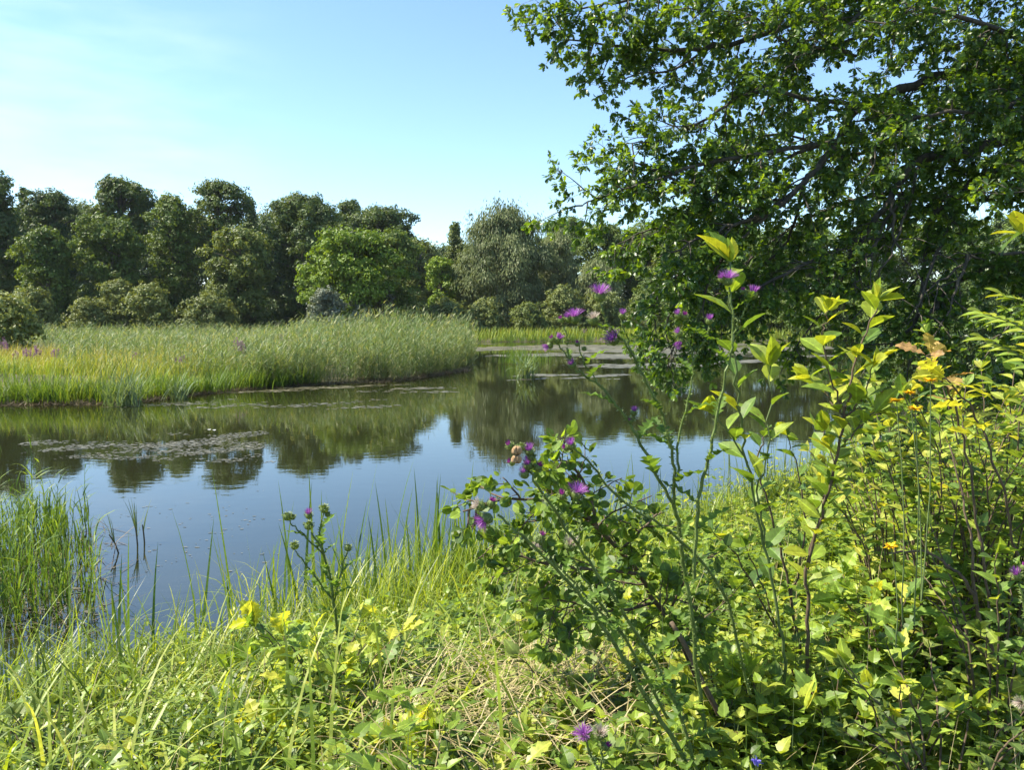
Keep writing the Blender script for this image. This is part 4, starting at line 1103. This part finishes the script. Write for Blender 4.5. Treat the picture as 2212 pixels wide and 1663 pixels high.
def leafy(name, label, base, stems, T, size, every, leafmat_, stemmat='twig', cat='sapling', group=None, tilt=.5, pair=False, up=1.0, tip=True, droop=.1, tone=.5, part='leaves'):
    t = thing(name, label, cat, base, group)
    st, lf = MB(), MB()
    for pl, r0, r1, s0 in stems:
        pts = spline([W(*p) if len(p) == 3 else p[1] for p in pl], 6, .004)
        tube(st, pts, np.linspace(r0, r1, len(pts)), 6)
        seg = np.linalg.norm(np.diff(pts, axis=0), axis=1); cum = np.concatenate([[0], np.cumsum(seg)]); L = cum[-1]
        s = np.arange(s0 * L, L, every); s = s + rng.random(len(s)) * every * .5; s = np.minimum(s, L)
        n = len(s)
        if not n: continue
        q = np.stack([np.interp(s, cum, pts[:, i]) for i in range(3)], 1)
        t_ = unit(np.stack([np.interp(np.minimum(s + .02, L), cum, pts[:, i]) - np.interp(np.minimum(s, L - .001) - .01, cum, pts[:, i]) for i in range(3)], 1))
        az = np.arange(n) * 2.4 + rng.random() * 6
        for k in range(2 if pair else 1):
            a_ = az + k * PI
            v = np.stack([np.cos(a_), np.sin(a_), tilt + rng.normal(0, .25, n)], 1)
            d = unit(v + t_ * .4 - np.array([0, 0, droop]))
            nr = np.stack([-np.cos(a_) * tilt, -np.sin(a_) * tilt, np.full(n, up)], 1) + rng.normal(0, .3, (n, 3))
            pet = .08 * size
            leaves(lf, T, q + d * pet, d, nr, size * rng.uniform(.65, 1.15, n), rng.uniform(.85, 1.15, n), np.clip(rng.normal(tone, .28, n), 0, 1))
        if tip:
            v = unit(rng.normal(0, .6, (4, 3)) + t_[-1] * 1.2)
            leaves(lf, T, np.tile(pts[-1], (4, 1)), v, rng.normal(0, .5, (4, 3)) + [0, 0, .6], size * rng.uniform(.6, 1.1, 4), 1.0, np.clip(rng.normal(tone + .1, .25, 4), 0, 1))
    st.obj('stems', M[stemmat], t, smooth=True); lf.obj(part, M[leafmat_], t)
    return t


D4 = 2.35
leafy('sapling', 'slender sapling topped by big bright leaves above the leaning thistle', G(1690, 2.6), [
    ([(1700, 1520, 2.6), (1690, 1380, 2.55), (1650, 1180, 2.5), (1615, 1000, 2.4), (1595, 850, 2.3), (1580, 700, 2.25), (1578, 565, 2.2)], .006, .002, .25),
    ([(1650, 1180, 2.5), (1640, 1060, 2.45), (1660, 950, 2.4), (1665, 790, 2.4)], .004, .002, .3),
    ([(1615, 1000, 2.4), (1570, 930, 2.35), (1540, 890, 2.3)], .003, .0015, .3)],
    OVAL, .105, .06, 'bright_leaf', 'stem_green', tilt=.7, tone=.5)
leafy('sapling', 'yellow leaved sapling on a dark forked stem right of the tall thistle', G(1755, 2.7), [
    ([(1755, 1600, 2.7), (1745, 1400, 2.65), (1745, 1230, 2.6), (1790, 1060, 2.5), (1825, 900, 2.4), (1850, 780, 2.4), (1895, 650, 2.4)], .0075, .002, .35),
    ([(1825, 900, 2.4), (1790, 800, 2.35), (1780, 720, 2.3), (1790, 670, 2.3)], .003, .0015, .1),
    ([(1825, 900, 2.4), (1860, 860, 2.4), (1885, 790, 2.4)], .003, .0015, .1),
    ([(1825, 900, 2.4), (1780, 850, 2.45), (1745, 820, 2.5)], .003, .0015, .1),
    ([(1810, 980, 2.45), (1850, 930, 2.4), (1890, 890, 2.4)], .003, .0015, .1),
    ([(1745, 1230, 2.6), (1770, 1100, 2.55), (1800, 1010, 2.5), (1780, 930, 2.5)], .004, .0015, .3)],
    OVAL, .09, .03, 'bright_leaf', 'twig', tilt=.6, tone=.72)
leafy('sapling', 'twiggy dark stemmed sapling between the forked sapling and the thistle', G(1715, 2.9), [
    ([(1730, 1480, 2.9), (1710, 1300, 2.85), (1670, 1120, 2.8), (1640, 1010, 2.75), (1655, 930, 2.7)], .006, .002, .3),
    ([(1710, 1300, 2.85), (1740, 1150, 2.8), (1720, 1010, 2.75), (1700, 940, 2.7)], .004, .0015, .3),
    ([(1700, 1400, 2.9), (1590, 1200, 2.8), (1540, 1150, 2.75)], .004, .0015, .3),
    ([(1720, 1480, 2.9), (1640, 1250, 2.85), (1610, 1180, 2.8)], .004, .0015, .3)],
    OVAL, .075, .06, 'bright_leaf', 'twig', tilt=.5, tone=.3)
# round leaved bush
bb = G(1530, 2.9)
rb = thing('round_leaved_bush', 'round leaved bush arching left over the water from a thick dark stem', 'bush', bb)
wood, fol = MB(), MB()
for pl, r, kw in (
    ([(1540, 1560, 2.9), (1470, 1390, 2.8), (1380, 1240, 2.75), (1290, 1140, 2.7), (1200, 1085, 2.65), (1090, 1080, 2.6), (1000, 1105, 2.55)], .011, {}),
    ([(1290, 1140, 2.6), (1240, 1080, 2.6), (1200, 1020, 2.55), (1170, 1005, 2.5)], .007, {}),
    ([(1290, 1140, 2.6), (1270, 1060, 2.6), (1230, 1000, 2.6), (1195, 995, 2.6)], .006, dict(slen=(.04, .12))),
    ([(1380, 1240, 2.7), (1300, 1230, 2.65), (1200, 1220, 2.6), (1120, 1200, 2.6), (1090, 1170, 2.6)], .007, {}),
    ([(1420, 1300, 2.75), (1330, 1320, 2.7), (1230, 1300, 2.65), (1150, 1290, 2.65)], .006, {}),
    ([(1340, 1190, 2.65), (1380, 1150, 2.6), (1420, 1110, 2.6)], .005, dict(slen=(.08, .18))),
    ([(1440, 1340, 2.75), (1480, 1250, 2.7), (1520, 1200, 2.7)], .005, dict(slen=(.08, .18)))):
    k = dict(sec=.042, slen=(.12, .32), tw=.032, tlen=(.02, .06), T=ROUND, size=.042, nl=3, droop=.12, start=.25, spread=.6)
    k.update(kw)
    branchy(wood, fol, [W(*p) for p in pl], r, .003, **k)
wood.obj('branches', M['twig'], rb, smooth=True); fol.obj('leaves', M['round_leaf'], rb)

# broken stick
p0, p1 = W(1450, 1345, 2.35), W(1515, 1470, 2.35)
t = thing('dead_stick', 'short broken brown stick leaning in the undergrowth below the tall thistle', 'stick', p1)
mb = MB(); q = spline([p1 + (p1 - p0) * .6, p1, (p0 + p1) / 2 + [.004, 0, .003], p0], 4, .001); tube(mb, q, np.linspace(.009, .007, len(q)), 8); mb.obj('stick', M['twig'], t, smooth=True)

# oak seedlings
def seedling(label, base, n, H, spread, mat='oak_young', size=.1, T=OAK, group='oak seedlings', name='oak_seedling', every=.055, cat='oak seedling', s0=.3, tone=.5, lean=(0, 0)):
    stems = []
    for j in range(n):
        a = j / n * 6.28 + rng.random()
        e = base + np.array([math.cos(a) * spread * rng.uniform(.5, 1) + lean[0], math.sin(a) * spread * rng.uniform(.4, .8) + lean[1], H * rng.uniform(.65, 1)])
        m_ = (base + e) / 2 + np.array([0, 0, H * .15])
        stems.append(([(0, base + [0, 0, -.05]), (0, m_), (0, e)], .0045, .0015, s0))
    return leafy(name, label, base, stems, T, size, every, mat, 'twig', cat, group, tilt=.35, tone=tone)


seedling('oak seedling with lobed leaves under the small green thistle', G(690, 3.0), 11, .55, .3, size=.105, every=.045, tone=.62)
seedling('low dark leaved oak seedling right of the small green thistle', G(790, 3.1), 5, .3, .16, tone=.2)
seedling('yellowing oak seedling at the foot of the small green thistle', G(600, 2.7), 5, .26, .16, tone=.8)
seedling('pale oak seedling under the yellow flowers', G(1880, 3.1), 6, .45, .25, size=.11, tone=.4)
seedling('tall oak seedling with big pale leaves right of the forked sapling', G(1960, 2.9), 7, .6, .25, size=.12, tone=.35)
t = leafy('oak_sprig', 'oak sprig with browned curling leaves above the yellow flowers', G(2120, 2.4), [
    ([(2140, 1300, 2.4), (2100, 1050, 2.35), (2060, 870, 2.3), (2020, 800, 2.25), (2010, 765, 2.25)], .004, .002, .72)],
    OAK, .075, .03, 'oak_brown', 'twig', 'oak sprig', tilt=.4)
t = leafy('oak_sprig', 'orange and yellow edged oak sprig below the browned one', G(2150, 2.3), [
    ([(2200, 1200, 2.3), (2150, 1000, 2.2), (2090, 870, 2.2), (2040, 815, 2.15)], .004, .002, .6)],
    OAK, .095, .035, 'oak_young', 'twig', 'oak sprig', tilt=.2, tone=.9)

# right hand shrubs
rs = [('bushy green shrub crowding the right edge of the photo', 2190, 2.9, 1.45, .5, 20, .065, OVAL, 'mixed_leaf', .55),
      ('leafy shrub below the browned oak sprig', 2060, 2.9, 1.25, .45, 20, .062, POINT, 'mixed_leaf', .5),
      ('yellowish shrub behind the yellow flowers', 2080, 3.7, 1.2, .55, 16, .065, OVAL, 'mixed_leaf', .75),
      ('bright leafy shrub just left of the browned oak sprig', 1965, 3.2, 1.1, .4, 16, .065, OVAL, 'mixed_leaf', .65),
      ('tangled shrub halfway down the right edge', 2200, 2.4, .95, .4, 16, .06, POINT, 'mixed_leaf', .5),
      ('dark low shrub in the lower right corner', 2100, 2.15, .55, .4, 12, .045, POINT, 'herb_dull', .3),
      ('pale leaved shrub between the forked sapling and the right shrubs', 1930, 3.6, .95, .45, 13, .06, POINT, 'mixed_leaf', .45),
      ('shrub on the shore below the hanging oak bough', 2150, 5.2, 1.35, .8, 18, .075, OVAL, 'mixed_leaf', .6),
      ('dark shrub at the waterline under the oak', 1930, 8.6, 1.3, .8, 18, .08, OVAL, 'oak_leaf', .6)]
for lab, px, D, H, sp, n, size, T, mat, tone in rs:
    seedling(lab, G(px, D), n, H, sp, mat, size, T, 'shrubs on the right bank', 'leafy_shrub', .027 if D < 5 else .045, 'shrub', .1, tone)
# tall leaning bare stems in them
t = thing('bare_stem', 'brown curved woody stem rising at the right edge', 'stem', G(2140, 2.4)); mb = MB()
for pl, r in (([(2145, 1420, 2.4), (2110, 1310, 2.4), (2060, 1230, 2.4), (1990, 1190, 2.45), (1920, 1195, 2.5)], .007), ([(2110, 1310, 2.4), (2100, 1200, 2.4), (2080, 1080, 2.45), (2050, 960, 2.5)], .005), ([(2160, 1460, 2.4), (2090, 1380, 2.3), (2000, 1290, 2.3)], .004)):
    q = spline([W(*p) for p in pl], 5, .004); tube(mb, q, np.linspace(r, r * .4, len(q)), 7)
mb.obj('stem', M['twig'], t, smooth=True)

# feathered leaves coming in from the right
t = thing('rowan_sprig', 'yellow green feathered leaves reaching in at the right edge', 'sprig', G(2330, 2.3)); st, lf = MB(), MB()
main = spline([W(2360, 1500, 2.3), W(2310, 1100, 2.2), W(2270, 850, 2.1), W(2260, 640, 2.1)], 6)
tube(st, main, np.linspace(.008, .003, len(main)), 6)
for a_, b_, n in ((W(2268, 760, 2.1), W(2125, 678, 2.0), 7), (W(2268, 830, 2.1), W(2130, 735, 2.0), 6), (W(2262, 700, 2.1), W(2170, 640, 2.1), 5), (W(2275, 900, 2.1), W(2150, 830, 2.1), 6)):
    q = spline([a_, (a_ + b_) / 2 + [0, 0, .02], b_], 4); tube(st, q, np.linspace(.0025, .0012, len(q)), 5)
    for k in range(n):
        tt = .25 + .75 * k / (n - 1); p = q[int(tt * (len(q) - 1))]; ax = unit(b_ - a_)
        sd = unit(np.cross(ax, [0, 0, 1]))
        for sg in (-1, 1):
            leaves(lf, OVAL, [p], [sd * sg + ax * .5 + np.array([0, 0, -.1])], [[0.1, -.5, 1]], .055, .8, [rng.uniform(.5, 1)])
    leaves(lf, OVAL, [b_], [b_ - a_], [[0, -.5, 1]], .055, .8, [.8])
    lf.obj('frond', M['bright_leaf'], t); lf = MB()
st.obj('stem', M['stem_green'], t, smooth=True)
t = leafy('leaf_spray', 'large bright green leaf poking in at the upper right edge', W(2300, 540, 1.9), [([(2330, 560, 1.9), (2270, 540, 1.9), (2205, 505, 1.9)], .003, .0015, .9)], OVAL, .075, .05, 'bright_leaf', 'stem_green', 'leaf spray', tilt=.1, tone=.5)

# yellow hawkweed
for lab, (px, py), D, br in (('yellow flower beside a twin on the right bank, the left one', (1937, 868), 2.0, (1950, 1350)), ('yellow flower beside a twin on the right bank, the right one', (1977, 885), 2.0, (1975, 1350)),
                         ('orange yellow flower just below the browned oak sprig', (2010, 824), 1.95, (1990, 1300)), ('yellow flower half hidden left of the top yellow flower', (1965, 850), 2.1, (1990, 1300)), ('low yellow flower near the foot of the right shrubs', (1925, 1182), 2.0, (1935, 1400))):
    b_ = W(br[0], br[1], D); p = W(px, py, D)
    t = thing('yellow_flower', lab, 'wildflower', b_, 'yellow flowers on the right bank')
    mb = MB(); q = spline([b_, (b_ + p) / 2 + [.01, 0, 0], p], 4, .001); tube(mb, q, np.linspace(.0019, .0012, len(q)), 5); mb.obj('stalk', M['stem_green'], t)
    mb = MB(); n = 34; a_ = rng.random(n) * 6.28; el = rng.uniform(.05, 1.1, n)
    leaves(mb, SLIM, np.tile(p, (n, 1)), np.stack([np.cos(a_), np.sin(a_), el], 1), np.stack([-np.cos(a_) * .3, -np.sin(a_) * .3, np.ones(n)], 1), rng.uniform(.015, .022, n), 1.8)
    mb.obj('petals', M['yellow'], t)
# big soft leaves and small plants lying on the bank
def herb_thing(name, label, px, D, n, H, T, size, mat, group=None, cat='plant', tone=.5, spread=.12):
    seedling(label, G(px, D), n, H, spread, mat, size, T, group, name, .05, cat, .35, tone)


herb_thing('bramble', 'bramble with broad yellow green leaves at the bottom centre', 880, 2.35, 12, .28, POINT, .09, 'oak_young', tone=.7)
herb_thing('bramble', 'low pale leaved bramble just right of the bottom centre', 1180, 2.3, 10, .28, POINT, .08, 'mixed_leaf', tone=.5)
herb_thing('nettle', 'large leaved nettle below the broken stick', 1560, 2.5, 6, .42, POINT, .09, 'oak_young', tone=.4)
herb_thing('nettle', 'broad leaved nettle at the foot of the forked sapling', 1680, 2.5, 6, .4, POINT, .09, 'oak_young', tone=.55)
herb_thing('nettle', 'pale nettle between the forked sapling and the lower right corner', 1840, 2.5, 6, .36, POINT, .08, 'oak_young', tone=.45)
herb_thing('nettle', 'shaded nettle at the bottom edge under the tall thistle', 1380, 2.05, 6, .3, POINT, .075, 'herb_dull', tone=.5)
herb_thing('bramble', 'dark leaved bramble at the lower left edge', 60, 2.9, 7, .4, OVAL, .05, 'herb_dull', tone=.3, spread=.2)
herb_thing('spurge', 'round leaved green plant left of the oak seedlings', 480, 2.7, 6, .25, OVAL, .05, 'herb', tone=.4)


herb_thing('dock', 'broad leaved plant between the left oak seedlings and the shore', 560, 3.7, 9, .4, OVAL, .1, 'oak_young', tone=.5, spread=.2)
herb_thing('dock', 'broad pale leaves low on the left bank by the bottom edge', 330, 2.6, 8, .3, OVAL, .07, 'mixed_leaf', tone=.6, spread=.2)
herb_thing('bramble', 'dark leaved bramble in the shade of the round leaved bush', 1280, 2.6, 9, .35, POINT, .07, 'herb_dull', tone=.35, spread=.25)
herb_thing('nettle', 'tall pointed leaved nettle in front of the right hand shrubs', 1990, 2.35, 9, .5, POINT, .085, 'oak_young', tone=.5, spread=.2)
t = thing('blue_flower', 'tiny violet blue flower at the bottom edge towards the right', 'wildflower', W(1640, 1760, 2.0))
a_, b_ = W(1640, 1760, 2.0), W(1633, 1648, 1.95)
mb = MB(); tube(mb, [a_, b_], .0015, 5); mb.obj('stalk', M['stem_green'], t)
mb = MB(); n = 16
leaves(mb, OVAL, np.tile(b_, (n, 1)) + rng.normal(0, .004, (n, 3)), unit(rng.normal(size=(n, 3)) + [0, 0, .5]), rng.normal(size=(n, 3)), .014)
mb.obj('petals', M['violet'], t)
# ---------------------------------------------------------------- camera, light, sky
SUN_EL, SUN_AZ = R(50), R(-88)   # azimuth measured from +Y towards +X
sv = Vector((math.cos(SUN_EL) * math.sin(SUN_AZ), math.cos(SUN_EL) * math.cos(SUN_AZ), math.sin(SUN_EL)))
ld = bpy.data.lights.new('sun', 'SUN'); ld.energy = 5.0; ld.angle = R(.53); ld.color = (1, .93, .77)
lo = bpy.data.objects.new('sun', ld); C.objects.link(lo)
lo.rotation_euler = sv.to_track_quat('Z', 'Y').to_euler()
w = bpy.data.worlds.new('World'); bpy.context.scene.world = w; w.use_nodes = True
nt = w.node_tree; nt.nodes.clear()
sk = nt.nodes.new('ShaderNodeTexSky'); sk.sky_type = 'NISHITA'; sk.sun_disc = False
sk.sun_elevation = SUN_EL; sk.sun_rotation = SUN_AZ
sk.altitude = 100; sk.air_density = 1.0; sk.dust_density = .05; sk.ozone_density = 1.0
bg = nt.nodes.new('ShaderNodeBackground'); bg.inputs['Strength'].default_value = .096
wo = nt.nodes.new('ShaderNodeOutputWorld')
wb = nt.nodes.new('ShaderNodeVectorMath'); wb.operation = 'MULTIPLY'; wb.inputs[1].default_value = (.9, 1.01, 1.09)
nt.links.new(sk.outputs[0], wb.inputs[0])
# faint streaks of high cloud low in the west
tcw = nt.nodes.new('ShaderNodeTexCoord')
dt = nt.nodes.new('ShaderNodeVectorMath'); dt.operation = 'DOT_PRODUCT'
cdir = W(40, 240, 1.0) - np.array([0, 0, CAMZ]); dt.inputs[1].default_value = [float(v) for v in unit(cdir)]
nt.links.new(tcw.outputs['Generated'], dt.inputs[0])
mk = nt.nodes.new('ShaderNodeMapRange'); mk.interpolation_type = 'SMOOTHSTEP'; mk.inputs['From Min'].default_value = .955; mk.inputs['From Max'].default_value = 1.0; mk.inputs['To Max'].default_value = .13
nt.links.new(dt.outputs['Value'], mk.inputs['Value'])
mpw = nt.nodes.new('ShaderNodeMapping'); mpw.inputs['Rotation'].default_value = (0, R(-38), 0); mpw.inputs['Scale'].default_value = (3, 3, 13)
nt.links.new(tcw.outputs['Generated'], mpw.inputs[0])
nw = nt.nodes.new('ShaderNodeTexNoise'); nw.inputs['Scale'].default_value = 2.2; nw.inputs['Detail'].default_value = 5
nt.links.new(mpw.outputs[0], nw.inputs['Vector'])
mr = nt.nodes.new('ShaderNodeMapRange'); mr.inputs['From Min'].default_value = .42; mr.inputs['From Max'].default_value = .7
nt.links.new(nw.outputs['Fac'], mr.inputs['Value'])
ml = nt.nodes.new('ShaderNodeMath'); ml.operation = 'MULTIPLY'; nt.links.new(mk.outputs[0], ml.inputs[0]); nt.links.new(mr.outputs[0], ml.inputs[1])
mxw = nt.nodes.new('ShaderNodeMix'); mxw.data_type = 'RGBA'; mxw.inputs['B'].default_value = (7.5, 8, 8.4, 1)
nt.links.new(ml.outputs[0], mxw.inputs['Factor']); nt.links.new(wb.outputs[0], mxw.inputs['A'])
nt.links.new(mxw.outputs['Result'], bg.inputs[0]); nt.links.new(bg.outputs[0], wo.inputs[0])

cd = bpy.data.cameras.new('camera'); cd.sensor_width = 36; cd.lens = 36 * F / 2212; cd.clip_start = .05; cd.clip_end = 3000
co = bpy.data.objects.new('camera', cd); C.objects.link(co)
co.location = (0, 0, CAMZ); co.rotation_euler = (PI / 2 - PITCH, 0, 0)
sc = bpy.context.scene
sc.camera = co
sc.view_settings.view_transform = 'Standard'; sc.view_settings.look = 'None'
sc.view_settings.exposure = 1.4; sc.view_settings.gamma = 1.0
sc.cycles.max_bounces = 6; sc.cycles.diffuse_bounces = 3; sc.cycles.glossy_bounces = 3; sc.cycles.transmission_bounces = 4
sc.cycles.use_denoising = True; sc.cycles.denoiser = 'OPENIMAGEDENOISE'; sc.cycles.denoising_input_passes = 'RGB_ALBEDO_NORMAL'

hz = MB()
x0, x1, y0, y1, z0, z1 = -420, 420, -140, 620, -3, 45
hz.add([(x0, y0, z0), (x1, y0, z0), (x1, y1, z0), (x0, y1, z0), (x0, y0, z1), (x1, y0, z1), (x1, y1, z1), (x0, y1, z1)],
       [np.array([(0, 3, 2, 1), (4, 5, 6, 7), (0, 1, 5, 4), (1, 2, 6, 5), (2, 3, 7, 6), (3, 0, 4, 7)])])
m, nt, out = nodes('haze')
pv = nt.nodes.new('ShaderNodeVolumePrincipled'); pv.inputs['Color'].default_value = (.85, .92, 1, 1); pv.inputs['Density'].default_value = .0001
nt.links.new(pv.outputs[0], out.inputs['Volume'])
tag(hz.obj('haze', m), 'thin summer haze softening the far trees', kind='stuff')
